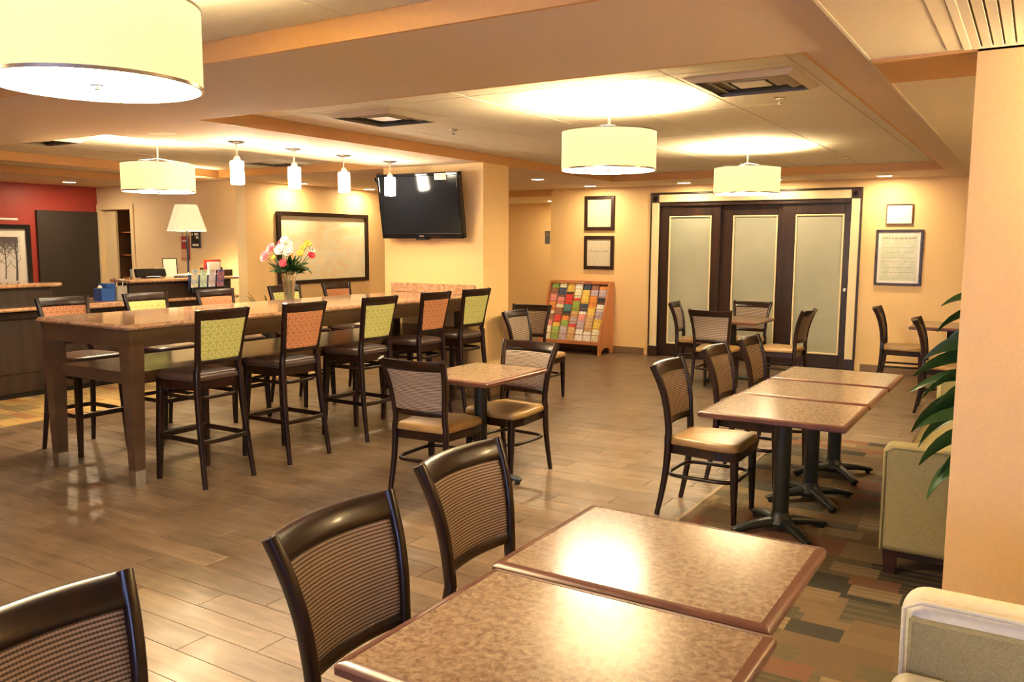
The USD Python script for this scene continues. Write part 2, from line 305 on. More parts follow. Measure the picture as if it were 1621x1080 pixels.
# ---------------------------------------------------------------- walls
def wall(name, label, mesh, mat): return solo(name, mesh, mat, label, "wall", kind="structure")
DX0, DX1, DTOP = -4.62, -1.93, 2.20      # opening of the sliding doors
wall("wall_doors", "gold wallpapered wall around the frosted sliding doors", join(bx(-6.3, DX0, DW, DW+.18, 0, S), bx(DX1, XR+.2, DW, DW+.18, 0, S), bx(DX0, DX1, DW, DW+.18, DTOP, S), bx(-6.3, -6.12, DW+.18, 14.0, 0, S)), WALL)
wall("wall_end", "gold end wall of the side corridor behind the brochure rack", bx(-9.2, -6.1, 13.2, 13.4, 0, S), WALL)
wall("wall_right", "gold wall behind the sofas", bx(XR, XR+.2, YB, DW, 0, S), WALL)
wx0, wx1, wz0, wz1 = -3.2, .7, .75, 2.15
wall("wall_behind", "gold wall with the daylight window at the near end of the room", join(bx(-13.2, wx0, YB-.2, YB, 0, S), bx(wx1, XR+.2, YB-.2, YB, 0, S), bx(wx0, wx1, YB-.2, YB, 0, wz0), bx(wx0, wx1, YB-.2, YB, wz1, S)), WALL)
wall("wall_red", "dark red feature wall behind the reception counter", bx(-12.4, -12.1, YB, 7.6, 0, S), WALLR)
# cream wall with closet opening
cx0, cx1, cz = -12.02, -11.27, 2.06
wall("wall_cream", "cream wall with the open closet at the back of the reception", join(bx(-12.4, cx0, 7.6, 7.75, 0, S), bx(cx1, -9.0, 7.6, 7.75, 0, S), bx(cx0, cx1, 7.6, 7.75, cz, S)), WALLC)
wall("wall_picture", "gold wall carrying the wide framed abstract picture", bx(-9.2, -9.0, 7.75, 13.2, 0, S), WALL)
wall("wall_screen", "short gold wing wall carrying the television at the end of the bar", bx(-6.08, -4.78, 7.14, 7.62, 0, S-.0005), WALL)
wall("wall_pillar", "tall peach pillar at the right edge of the view", bx(-.24, 1.25, 3.70, 3.85, 0, ZB), WALL)
wall("wall_backroom", "plain wall of the space behind the sliding doors", bx(DX0-.4, DX1+.4, DW+.45, DW+.55, -.1, S), WALLC)
win = thing("window_1", "wide daylight window behind the camera", "window", kind="structure")
for a in ((wx0, wx0+.06, wz0, wz1), (wx1-.06, wx1, wz0, wz1), (wx0, wx1, wz0, wz0+.06), (wx0, wx1, wz1-.06, wz1), (-1.28, -1.22, wz0, wz1)):
    obj("frame", bx(a[0], a[1], YB-.14, YB-.06, a[2], a[3], .006), ESP, win)
PANE = usdkit.material(stage, LK+"window_glass", {"f": ("fresnel", {"IOR": 1.45}), "t": ("transparent_bsdf", {}), "g": ("glossy_bsdf", {"roughness": .02, "color": (1, 1, 1)}), "m": ("mix_closure", {})}, [("f.fac", "m.fac"), ("t.BSDF", "m.closure1"), ("g.BSDF", "m.closure2")], surface="m.closure")
obj("pane", bx(wx0+.05, -1.27, YB-.11, YB-.10, wz0+.05, wz1-.05), PANE, win); obj("pane", bx(-1.23, wx1-.05, YB-.11, YB-.10, wz0+.05, wz1-.05), PANE, win)
BASEM = plain("baseboard_brown", (.20, .12, .06), .5)
solo("baseboard_doors", join(bx(-6.3, DX0-.12, DW-.015, DW, 0, .10, .004), bx(DX1+.12, XR, DW-.015, DW, 0, .10, .004)), BASEM, "brown rubber baseboard along the door wall", "baseboard", kind="structure")
solo("baseboard_screen", join(bx(-4.78, -4.765, 7.14, 7.62, 0, .1, .004), bx(-6.08, -4.765, 7.125, 7.14, 0, .1, .004)), BASEM, "brown baseboard around the television wing wall", "baseboard", kind="structure")
solo("baseboard_picture", bx(-9.0, -8.985, 7.6, 13.2, 0, .1, .004), BASEM, "brown baseboard below the wide framed picture", "baseboard", kind="structure")

# ---------------------------------------------------------------- sliding doors: casing and three leaves
cas = thing("trim_2", "cream door casing with dark outer edge and dark corner blocks", "door casing", kind="structure")
for s0, s1 in ((DX0-.03, DX0+.07), (DX1-.07, DX1+.03)):
    obj("jamb", bx(s0, s1, DW-.035, DW+.02, .14, 2.17, .006), TRIMG, cas); obj("plinth", bx(s0-.02, s1+.02, DW-.045, DW+.02, 0, .15, .006), ESP, cas)
    obj("corner_block", bx(s0-.005, s1+.005, DW-.045, DW+.02, 2.165, 2.28, .006), ESP, cas)
    b = join(*[lathe([(0, 0), (r_, 0), (r_, .006), (r_-.008, .010), (0, .010)], 20) for r_ in (.038, .02)]); obj("rosette", xf(b, ((s0+s1)/2, DW-.044, 2.222), rx=90), CHW, cas, 30)
obj("head", bx(DX0+.07, DX1-.07, DW-.035, DW+.02, 2.17, 2.275, .006), TRIMG, cas)
obj("outer_edge", bx(DX0-.055, DX0-.03, DW-.03, DW, .15, 2.28, .004), ESP, cas); obj("outer_edge", bx(DX1+.03, DX1+.055, DW-.03, DW, .15, 2.28, .004), ESP, cas); obj("outer_edge", bx(DX0-.055, DX1+.055, DW-.03, DW, 2.28, 2.305, .004), ESP, cas)
obj("reveal", join(bx(DX0-.01, DX0+.07, DW, DW+.18, 0, DTOP), bx(DX1-.07, DX1+.01, DW, DW+.18, 0, DTOP), bx(DX0, DX1, DW, DW+.18, 2.12, DTOP+.005)), ESP, cas)
FROST = usdkit.material(stage, LK+"frosted_glass", {"t": ("texture_coordinate", {}), "n": ("noise_texture", {"scale": 1.5}), "r": ("rgb_ramp", {"ramp": [(.35, (.36, .37, .28)), (.65, (.42, .42, .31))]}), "p": ("principled_bsdf", {"roughness": .16})}, [("t.object", "n.vector"), ("n.fac", "r.fac"), ("r.color", "p.base_color")], surface="p.BSDF")
a0, a1 = DX0+.07, DX1-.07; dw = (a1-a0)/3
for k, (lab, gx0, gx1) in enumerate((("left", -4.40, -3.83), ("middle", -3.51, -2.95), ("right", -2.67, -2.11))):
    x0, x1 = a0+k*dw, a0+(k+1)*dw; yy = DW+.05+(.055 if k == 1 else 0)
    d = thing(f"door_{k+1}", f"{lab} dark wood sliding door with a tall frosted glass panel", "door", kind="structure")
    gz0, gz1 = .20, 1.96
    obj("stile", bx(x0-.01, gx0-.02, yy, yy+.045, .01, 2.12, .004), ESP, d); obj("stile", bx(gx1+.02, x1+.01, yy, yy+.045, .01, 2.12, .004), ESP, d)
    obj("rail", bx(gx0-.02, gx1+.02, yy, yy+.045, .01, gz0-.02, .004), ESP, d); obj("rail", bx(gx0-.02, gx1+.02, yy, yy+.045, gz1+.02, 2.12, .004), ESP, d)
    for q in ((gx0-.02, gx0, gz0-.02, gz1+.02), (gx1, gx1+.02, gz0-.02, gz1+.02), (gx0, gx1, gz0-.02, gz0), (gx0, gx1, gz1, gz1+.02)):
        obj("glass_bead", bx(q[0], q[1], yy-.006, yy+.02, q[2], q[3], .003), TRIMG, d)
    obj("glass_panel", bx(gx0, gx1, yy+.012, yy+.02, gz0, gz1), FROST, d)
    if k == 2: obj("pull", xf(lathe([(0, 0), (.022, 0), (.022, .006), (.014, .008), (0, .003)], 20), (x1-.05, yy, 1.02), rx=90), CHROME, d, 30)

# ---------------------------------------------------------------- frames on the walls
def printed(name, bg, ink, sc, lo, hi=None):
    """illegible flat print: broken lines of small marks."""
    n = {"t": ("texture_coordinate", {}), "m": ("mapping", {"scale": sc}), "n": ("noise_texture", {"scale": 1, "detail": 1}), "r": ("rgb_ramp", {"ramp": [(lo, bg), (lo+.06, ink)]}), "p": ("principled_bsdf", {"roughness": .25})}
    return usdkit.material(stage, LK+name, n, [("t.object", "m.vector"), ("m.vector", "n.vector"), ("n.fac", "r.fac"), ("r.color", "p.base_color")], surface="p.BSDF")
PR1 = printed("print_pale", (.62, .56, .42), (.58, .52, .38), (20, 1, 20), .55)
MARK = plain("print_ink", (.34, .29, .20), .6)
PRG = printed("print_greenish", (.56, .60, .40), (.64, .64, .46), (9, 1, 9), .5)
def framed(name, label, cat, c, w, h, fw, axis, mat, fmat, depth=.025, mount=None, group=None):
    """a framed sheet hung flat; axis 'y' faces -y, 'x' faces +x. c = middle of the back."""
    f = thing(name, label, cat, c, 0 if axis == "y" else 90, group)
    for q in ((-w/2, -w/2+fw, -h/2, h/2), (w/2-fw, w/2, -h/2, h/2), (-w/2+fw, w/2-fw, -h/2, -h/2+fw), (-w/2+fw, w/2-fw, h/2-fw, h/2)):
        obj("frame_rail", bx(q[0], q[1], -depth, 0, q[2], q[3], .004), fmat, f)
    iw, ih = w-2*fw, h-2*fw
    if mount:
        obj("mount", bx(-iw/2, iw/2, -.012, -.004, -ih/2, ih/2), WHITE, f); iw, ih = iw-2*mount, ih-2*mount
        obj("print", bx(-iw/2, iw/2, -.0135, -.012, -ih/2, ih/2), mat, f)
    else: obj("print", bx(-iw/2, iw/2, -.012, -.004, -ih/2, ih/2), mat, f)
    return f
f1 = framed("framed_certificate", "upper of two black framed certificates left of the doors", "picture frame", (-5.48, DW-.002, 2.035), .48, .50, .05, "y", PR1, ESP, group=None)
f2 = framed("framed_certificate", "lower of two black framed certificates above the brochure rack", "picture frame", (-5.48, DW-.002, 1.46), .48, .49, .05, "y", PR1, ESP)
def marks(parent, zc, w, n, h=.012, seed=0, y=-.0125):
    r = np.random.default_rng(seed); x = -w/2; ms = []
    while x < w/2:
        l = r.uniform(.008, .03); ms.append(bx(x, min(x+l, w/2), y-.0006, y, zc-h/2*r.uniform(.4, 1), zc+h/2*r.uniform(.4, 1))); x += l+r.uniform(.006, .014)
    obj("print_line", join(*ms), MARK, parent)
marks(f1, -.06, .24, 1, .012, 1); marks(f2, .02, .30, 1, .02, 2)
obj("print_mark", xf(lathe([(.018, 0), (.022, 0), (.022, .001), (.018, .001)], 20), (0, -.0125, .07), rx=90), MARK, f1)
f3 = framed("wall_notice", "small white notice in a thin brown frame above the larger notice", "notice", (-1.45, DW-.002, 1.965), .30, .245, .012, "y", WHITE, BASEM)
f4 = framed("wall_notice", "tall pale green printed notice in a dark frame right of the doors", "notice", (-1.435, DW-.002, 1.44), .53, .68, .03, "y", PRG, ESP, mount=.03)
marks(f4, .235, .38, 1, .03, 3, -.0135)
for k, (zz, ww) in enumerate(((.12, .36), (.06, .34), (.0, .36), (-.05, .36), (-.12, .3), (-.18, .36))): marks(f4, zz, ww, 1, .008, 10+k, -.0135)
ART = usdkit.material(stage, LK+"abstract_print", {"t": ("texture_coordinate", {}), "m": ("mapping", {"scale": (1.2, 1, 3)}), "n": ("noise_texture", {"scale": 1.6, "detail": 5, "distortion": 1.2}), "r": ("rgb_ramp", {"ramp": [(.3, (.80, .64, .36)), (.45, (.84, .72, .46)), (.55, (.80, .77, .56)), (.68, (.90, .79, .52))]}), "p": ("principled_bsdf", {"roughness": .35})}, [("t.object", "m.vector"), ("m.vector", "n.vector"), ("n.fac", "r.fac"), ("r.color", "p.base_color")], surface="p.BSDF")
framed("framed_picture", "wide pale abstract picture in a dark wood frame beyond the bar", "picture", (-8.998, 9.2, 1.51), 1.86, 1.02, .055, "x", ART, CHW, depth=.05)

# black and white tree picture on the red wall, with picture light
TREEBG = usdkit.material(stage, LK+"snow_print", {"t": ("texture_coordinate", {}), "m": ("mapping", {"scale": (26, 1, 18)}), "n": ("noise_texture", {"scale": 1, "detail": 6, "roughness": .8, "distortion": 2}), "s": ("separate_xyz", {}), "mr": ("map_range", {"from_min": -.25, "from_max": .15, "to_min": -.35, "to_max": .05}), "ad": ("math", {"math_type": "add"}), "r": ("rgb_ramp", {"ramp": [(.50, (.74, .72, .73)), (.60, (.10, .09, .11))]}), "p": ("principled_bsdf", {"roughness": .3})}, [("t.object", "m.vector"), ("m.vector", "n.vector"), ("t.object", "s.vector"), ("s.z", "mr.value"), ("n.fac", "ad.value1"), ("mr.result", "ad.value2"), ("ad.value", "r.fac"), ("r.color", "p.base_color")], surface="p.BSDF")
tp = framed("tree_picture", "large black framed black and white picture of bare trees on the red wall", "picture", (-12.098, 5.75, 1.31), 1.62, 1.02, .06, "x", TREEBG, BLKP, depth=.045, mount=.11)
for k, (x, wd, top) in enumerate(((.60, .035, .34), (.45, .02, .34), (.36, .014, .2), (.28, .01, .12), (.1, .02, .34), (-.2, .025, .34), (-.5, .035, .34))):
    pth = [(x, -.0138, -.27+.03*(k % 3)), (x+.012, -.0138, .0), (x-.01, -.0138, top-.05)]
    br = [tube(spline(pth, 8), np.linspace(wd/2, wd/4, 8), .0006, 6, up=(0, 1, 0))]
    for q in range(6):
        z = -.10+q*.065; sg = 1 if (q+k) % 2 else -1
        br.append(tube([(x, -.0138, z), (min(max(x+sg*.06, -.66), .66), -.0138, z+.06), (min(max(x+sg*.10, -.66), .66), -.0138, min(z+.13, .37))], [.005, .003, .0015], .0006, 5, up=(0, 1, 0)))
    obj("tree_print", join(*br), GREY, tp)
pl = thing("picture_light", "white tubular picture light above the tree picture", "light", (-12.1, 5.75, 1.89))
obj("shade", xf(tube([(0, -.55, 0), (0, .60, 0)], .018, .018, 12, up=(0, 0, 1)), (.12, 0, 0)), WHITE, pl, 40); obj("arm", join(tube([(0, 0, -.01), (.12, 0, 0)], .008, n=8), tube([(0, .3, -.01), (.12, .3, 0)], .008, n=8)), CHROME, pl, 40)
# dark tall panel in front of the red wall
solo("tall_panel", bx(-12.095, -12.05, 6.66, 7.56, 0, 2.03, .004), plain("panel_dark", (.040, .030, .026), .55), "tall dark wood door slab against the red wall beside the closet", "door")

# ---------------------------------------------------------------- closet
clo = thing("closet", "open cream framed closet with wooden shelves at the back of reception", "closet", kind="structure")
obj("recess", join(bx(cx0-.05, cx0, 7.75, 8.25, 0, cz), bx(cx1, cx1+.05, 7.75, 8.25, 0, cz), bx(cx0-.05, cx1+.05, 8.25, 8.3, 0, cz), bx(cx0-.05, cx1+.05, 7.75, 8.3, cz, cz+.05)), plain("closet_dark", (.42, .27, .14), .7), clo)
for q in ((cx0-.07, cx0, 0, cz+.08), (cx1, cx1+.07, 0, cz+.08), (cx0, cx1, cz, cz+.08)): obj("casing", bx(q[0], q[1], 7.575, 7.60, q[2], q[3], .004), WALLC, clo)
obj("sliding_leaf", bx(cx0, cx0+.30, 7.64, 7.68, .01, cz-.01, .003), WALLC, clo)
shz = (1.06, 1.40, 1.74)
for z in shz: obj("shelf", bx(cx0, cx1, 7.78, 8.25, z-.02, z, .002), CHERRY, clo)
r2 = np.random.default_rng(3)
xx = cx0+.34
for k, (wd, hh, c, nm) in enumerate(((.045, .25, (.015, .015, .02), "black"), (.03, .23, (.55, .5, .45), "white"), (.03, .24, (.16, .03, .03), "dark red"), (.03, .25, (.5, .42, .3), "cream"), (.055, .26, (.012, .012, .012), "thick black"))):
    b = thing("binder", f"{nm} binder standing on the middle closet shelf", "binder", (xx, 7.82, 1.40), group=None); m_ = plain(f"binder_{k}", c, .5)
    obj("cover", join(bx(0, .004, 0, .26, 0, hh), bx(wd-.004, wd, 0, .26, 0, hh), bx(0, wd, 0, .004, 0, hh)), m_, b); obj("pages", bx(.006, wd-.006, .01, .24, .01, hh-.012), WHITE, b); xx += wd+.012
for k, (x0, x1, z, h, c, lab) in enumerate(((cx0+.36, cx0+.52, 1.06, .12, (.45, .52, .58), "pale blue box on the lowest closet shelf"), (cx0+.55, cx0+.70, 1.06, .15, (.25, .24, .26), "grey box on the lowest closet shelf"), (cx0+.42, cx0+.51, 1.18, .17, (.4, .4, .42), "light grey carton stacked on the pale blue box"))):
    b = thing("storage_box", lab, "box", (x0, 7.80, z)); m_ = plain(f"box_{k}", c, .6); obj("box_body", bx(0, x1-x0, 0, .2, 0, h*.8, .003), m_, b); obj("lid", bx(-.003, x1-x0+.003, -.003, .203, h*.8, h, .003), m_, b)
dv = thing("desk_telephone", "black office device on the upper closet shelf", "device", (cx0+.62, 7.86, 1.74-.34)); 
stage.RemovePrim(dv.GetPath())
dv = thing("office_device", "black office device on the shelf above the binders", "device", (cx0+.50, 7.84, 1.74)); obj("device_body", bx(-.1, .14, 0, .18, 0, .08, .01), BLKP, dv); obj("handset", tube(spline([(-.08, .03, .09), (0, .03, .11), (.1, .03, .09)], 10), .016, n=10), BLKP, dv, 40)

# ---------------------------------------------------------------- reception counters (two raised parts over one low run)
def counter(name, label, y0, y1, up):
    c = thing(name, label, "counter")
    obj("body", bx(-9.35, -8.7, y0, y1, .10, .88, .004), DESKW, c); obj("toe_kick", bx(-9.30, -8.72, y0+.01, y1-.01, 0, .10), BLKP, c)
    obj("base_moulding", bx(-8.70, -8.685, y0, y1, .06, .25, .005), DESKW, c); obj("panel_moulding", bx(-8.70, -8.692, y0, y1, .245, .26, .003), CHW, c); obj("panel_moulding", bx(-8.70, -8.69, y0, y1, .80, .82, .003), CHW, c)
    if up:
        obj("upper_panel", bx(-8.92, -8.7, y0, y1, .88, 1.13, .004), DESKW, c)
        obj("counter_top", bx(-8.98, -8.60, y0-.06, y1+.06, 1.13, 1.17, .014), GRAN, c, 40)
        obj("ledge", bx(-8.70, -8.52, y0, y1-.02, .90, .935, .012), GRAN, c, 40); obj("worktop", bx(-9.38, -8.92, y0, y1, .88, .90, .004), DESKW, c)
    else: obj("counter_top", bx(-9.38, -8.52, y0, y1, .88, .94, .012), GRAN, c, 40)
    return c
counter("reception_counter", "raised dark wood reception counter with granite top at the left edge", 1.2, 4.92, True)
counter("low_counter", "low dark wood counter section between the two raised reception counters", 4.985, 5.79, False)
counter("concierge_counter", "raised dark wood counter with the lamp and leaflets, left of the gold wall", 5.80, 7.22, True)
# things on the counters
lp = thing("table_lamp", "tall dark table lamp with a cream pleated shade on the counter", "lamp", (-8.905, 6.75, 1.17))
obj("base", lathe([(0, 0), (.06, 0), (.06, .015), (.03, .03), (.012, .05), (0, .05)], 24), BLKP, lp, 30); obj("pole", cyl(.012, .04, .60, 12), BLKP, lp, 30)
pr = [(.20+.0035*math.cos(a*26), 0) for a in (0,)]
def pleated(r0, r1, z0, z1, n=40):
    a = np.arange(2*n)*PI/n; V = []
    for r_, z in ((r0, z0), (r1, z1)):
        for i, t_ in enumerate(a): k = r_*(1+(.035 if i % 2 else 0)); V.append([k*math.cos(t_), k*math.sin(t_), z])
    for r_, z in ((r0-.004, z0), (r1-.004, z1)):
        for i, t_ in enumerate(a): k = r_*(1+(.035 if i % 2 else 0)); V.append([k*math.cos(t_), k*math.sin(t_), z])
    N = 2*n; F = []
    for i in range(N):
        j = (i+1) % N; F += [[i, j, N+i], [j, N+j, N+i], [2*N+i, 3*N+i, 2*N+j], [2*N+j, 3*N+i, 3*N+j], [i, 2*N+i, j], [j, 2*N+i, 2*N+j], [N+i, N+j, 3*N+i], [N+j, 3*N+j, 3*N+i]]
    return trimesh.Trimesh(np.array(V), np.array(F), process=False)
obj("lamp_shade", pleated(.225, .125, .555, .875), glow("lamp_shade_lit", (1, .82, .50), .13, (.72, .64, .44)), lp)
s_ = UsdLux.SphereLight.Define(stage, str(lp.GetPath())+"/bulb"); s_.CreateRadiusAttr(.035); s_.CreateIntensityAttr(260); s_.CreateColorAttr(Gf.Vec3f(*WARM)); s_.AddTranslateOp().Set(Gf.Vec3d(0, 0, .68))
mon = thing("monitor", "black computer monitor back showing over the counter top", "monitor", (-8.86, 6.2, 1.17))
obj("screen_body", xf(bx(-.02, .02, -.20, .20, .0, .10, .008), (0, 0, .01), ry=-18), BLKP, mon); obj("stand", bx(-.06, .04, -.1, .1, 0, .02, .004), BLKP, mon)
pt = thing("paper_stack", "stack of papers in a black tray at the lamp foot", "paper", (-8.715, 6.66, 1.17)); obj("tray", bx(-.09, .09, -.20, .36, 0, .012, .003), BLKP, pt); obj("sheets", bx(-.085, .085, -.18, .02, .012, .035, .002), WHITE, pt); obj("sheets", bx(-.085, .085, .15, .34, .012, .03, .002), WHITE, pt)
es = thing("desk_sign", "small white easel sign in a black frame beside the table lamp", "sign", (-8.86, 6.46, 1.17), 60)
obj("sign_panel", xf(bx(-.075, .075, -.006, .006, 0, .22, .003), (0, 0, .004), rx=-14), WHITE, es); obj("frame", xf(join(bx(-.083, -.073, -.008, .008, 0, .23), bx(.073, .083, -.008, .008, 0, .23), bx(-.083, .083, -.008, .008, .22, .23)), (0, 0, .002), rx=-14), BLKP, es); obj("prop", tube([(0, .05, .20), (0, .13, .0)], .005, n=6), BLKP, es)
lt = thing("letter_tray", "dark red letter sorter holding white paper on the counter", "letter tray", (-8.86, 7.13, 1.17)); RED = plain("red_card", (.30, .03, .025), .5)
obj("tray_body", join(bx(-.1, .1, -.17, .17, 0, .012), bx(-.1, -.09, -.17, .17, 0, .10), bx(.09, .1, -.17, -.02, 0, .075), bx(.09, .1, .05, .17, 0, .075)), ESP, lt); obj("sheets", bx(-.06, -.03, -.09, .09, .012, .17, .002), WHITE, lt); obj("back_card", bx(-.085, -.07, -.13, .13, .012, .20, .002), RED, lt)
BLUE = plain("blue_box", (.02, .09, .35), .4)
bb = thing("tissue_box", "bright blue tissue box on the low counter", "box", (-8.8, 5.58, .94)); obj("box_body", bx(-.08, .08, -.10, .06, 0, .14, .004), BLUE, bb); obj("box_lid", bx(-.083, .083, -.04, .063, .14, .19, .004), BLUE, bb); obj("tissue", xf(lathe([(0, 0), (.03, 0), (.018, .03), (0, .04)], 8), (.0, -.07, .135)), WHITE, bb)
pc = thing("pen_cup", "grey pen holder with pens beside the blue box", "pen cup", (-8.74, 5.71, .94)); obj("cup", bx(-.05, .05, -.06, .06, 0, .16, .004), plain("cup_grey", (.36, .33, .28), .5), pc)
for k, (dx, dy) in enumerate(((.01, .02), (-.02, -.02), (.02, .05))): obj("pen", tube([(dx, dy, .12), (dx*2, dy*2, .25)], .005, n=6), (WHITE, BLKP, STEEL)[k], pc)
bh = thing("leaflet_holder", "dark blue leaflet holder hung on the concierge counter front", "leaflet holder", (-8.49, 6.72, 1.0)); NAVY = plain("navy", (.02, .035, .14), .4)
obj("back_panel", bx(-.10, -.088, -.22, .30, .0, .20, .003), NAVY, bh); obj("pocket", bx(-.086, -.03, -.22, .30, -.02, .05, .003), BLKP, bh)
for k, (c, nm) in enumerate((((.25, .45, .62), "blue and sand"), ((.45, .58, .42), "pale green"), ((.62, .45, .42), "peach coloured"), ((.07, .10, .36), "dark blue"))):
    y = 6.55+k*.125
    m_ = noisy(f"leaflet_print_{k}", c, tuple(min(1, v*1.6+.1) for v in (c[2], c[1], c[0])), 22, .4, detail=2)
    solo("leaflet", xf(bx(-.005, .005, -.048, .048, 0, .21, .001), ry=8), m_, f"{nm} leaflet standing in the holder on the concierge counter", "leaflet", (-8.545, y, 1.05))
rs = thing("hanging_sign", "red hanging sign on the cream wall behind the table lamp", "sign", (-10.06, 7.598, 1.34))
obj("sign_panel", bx(-.085, .085, -.012, 0, 0, .33, .003), plain("sign_red", (.38, .03, .03), .4), rs); obj("picture_panel", bx(-.075, .075, -.014, -.012, .03, .15), plain("sign_peach", (.70, .42, .25), .5), rs); obj("text_bar", join(bx(-.06, .06, -.014, -.012, .255, .275), bx(-.06, .06, -.014, -.012, .01, .018)), WHITE, rs); obj("hook", join(bx(-.06, -.055, -.01, 0, .33, .38), bx(.055, .06, -.01, 0, .33, .38)), STEEL, rs)
ds = thing("wall_sign", "small black wall sign with white markings half behind the lamp pole", "sign", (-9.83, 7.598, 1.51))
obj("sign_panel", bx(-.095, .095, -.014, 0, 0, .25, .003), BLKP, ds); obj("sign_marking", join(bx(-.02, .065, -.016, -.014, .17, .205), bx(.01, .065, -.016, -.014, .125, .16), bx(-.065, .065, -.016, -.014, .025, .055), bx(-.075, -.055, -.016, -.014, .17, .205)), WHITE, ds)

# ---------------------------------------------------------------- television
tv = thing("television", "wall-mounted black television tilted down above the bar end", "television", (-5.44, 6.97, 1.975), 4)
TI = 9
def tvp(m): return xf(m, rx=TI)
W2, H2 = .505, .335
obj("bezel", tvp(join(bx(-W2, W2, -.04, .03, -H2, -H2+.06, .008), bx(-W2, W2, -.04, .03, H2-.035, H2, .008), bx(-W2, -W2+.035, -.04, .03, -H2, H2, .008), bx(W2-.035, W2, -.04, .03, -H2, H2, .008))), plain("tv_gloss", (.008, .008, .009), .08), tv)
obj("back_shell", tvp(bx(-W2+.01, W2-.01, -.02, .05, -H2+.01, H2-.01, .02)), BLKP, tv); obj("screen", tvp(bx(-W2+.03, W2-.03, -.034, -.02, -H2+.055, H2-.03)), plain("tv_screen", (.012, .013, .017), .12), tv)
obj("logo", tvp(bx(-.03, .03, -.042, -.038, -H2+.018, -H2+.036)), STEEL, tv); obj("speaker_lip", tvp(bx(-.08, .08, -.04, .01, -H2-.014, -H2, .004)), BLKP, tv); obj("wall_bracket", bx(-.1, .1, .04, .145, -.1, .1, .005), BLACK, tv)
obj("label", tvp(bx(.22, .36, -.042, -.036, H2-.075, H2-.01)), plain("tv_label", (.55, .45, .38), .5), tv)

# ---------------------------------------------------------------- bar table
bar = thing("bar_table", "long counter-height bar table with granite top and dark wood legs", "table", (0, 0, 0))
BX0, BX1, BY0, BY1 = -5.90, -4.85, 3.20, 7.13
obj("bar_top", bx(BX0, BX1, BY0, BY1, 1.035, 1.07, .015), GRAN, bar, 40); obj("backsplash", bx(BX0-.07, BX1-.02, BY1-.025, BY1, 1.07, 1.165, .004), GRAN, bar)
def taper(x0, x1, y0, y1, z0, dx, dy):  # board leaning inward toward the bottom
    P = [[x, y, 1.035] for x in (x0, x1) for y in (y0, y1)]+[[x+dx, y+dy, z0] for x in (x0, x1) for y in (y0, y1)]
    return trimesh.Trimesh(P).convex_hull
obj("apron", taper(BX0+.03, BX1-.03, BY0+.03, BY0+.055, .915, 0, .012), BARW, bar); obj("apron", taper(BX1-.055, BX1-.03, BY0+.055, BY1, .915, -.012, 0), BARW, bar); obj("apron", taper(BX0+.03, BX0+.055, BY0+.055, BY1, .915, .012, 0), BARW, bar)
for (lx, ly) in ((BX0+.075, BY0+.085), (BX1-.085, BY0+.085), (BX0+.075, BY1-.16), (BX1-.085, BY1-.16)):
    lg = obj("leg", trimesh.Trimesh([[lx+a*.055, ly+b*.055, .93] for a in (-1, 1) for b in (-1, 1)]+[[lx+a*.036, ly+b*.036, .10] for a in (-1, 1) for b in (-1, 1)]).convex_hull, BARW, bar)
    obj("foot_cap", trimesh.Trimesh([[lx+a*.037, ly+b*.037, .105] for a in (-1, 1) for b in (-1, 1)]+[[lx+a*.035, ly+b*.035, 0] for a in (-1, 1) for b in (-1, 1)]).convex_hull, STEEL, bar)
obj("shelf", bx(BX0+.13, BX1-.13, BY0+.10, BY1-.12, .66, .74, .004), BARW, bar)

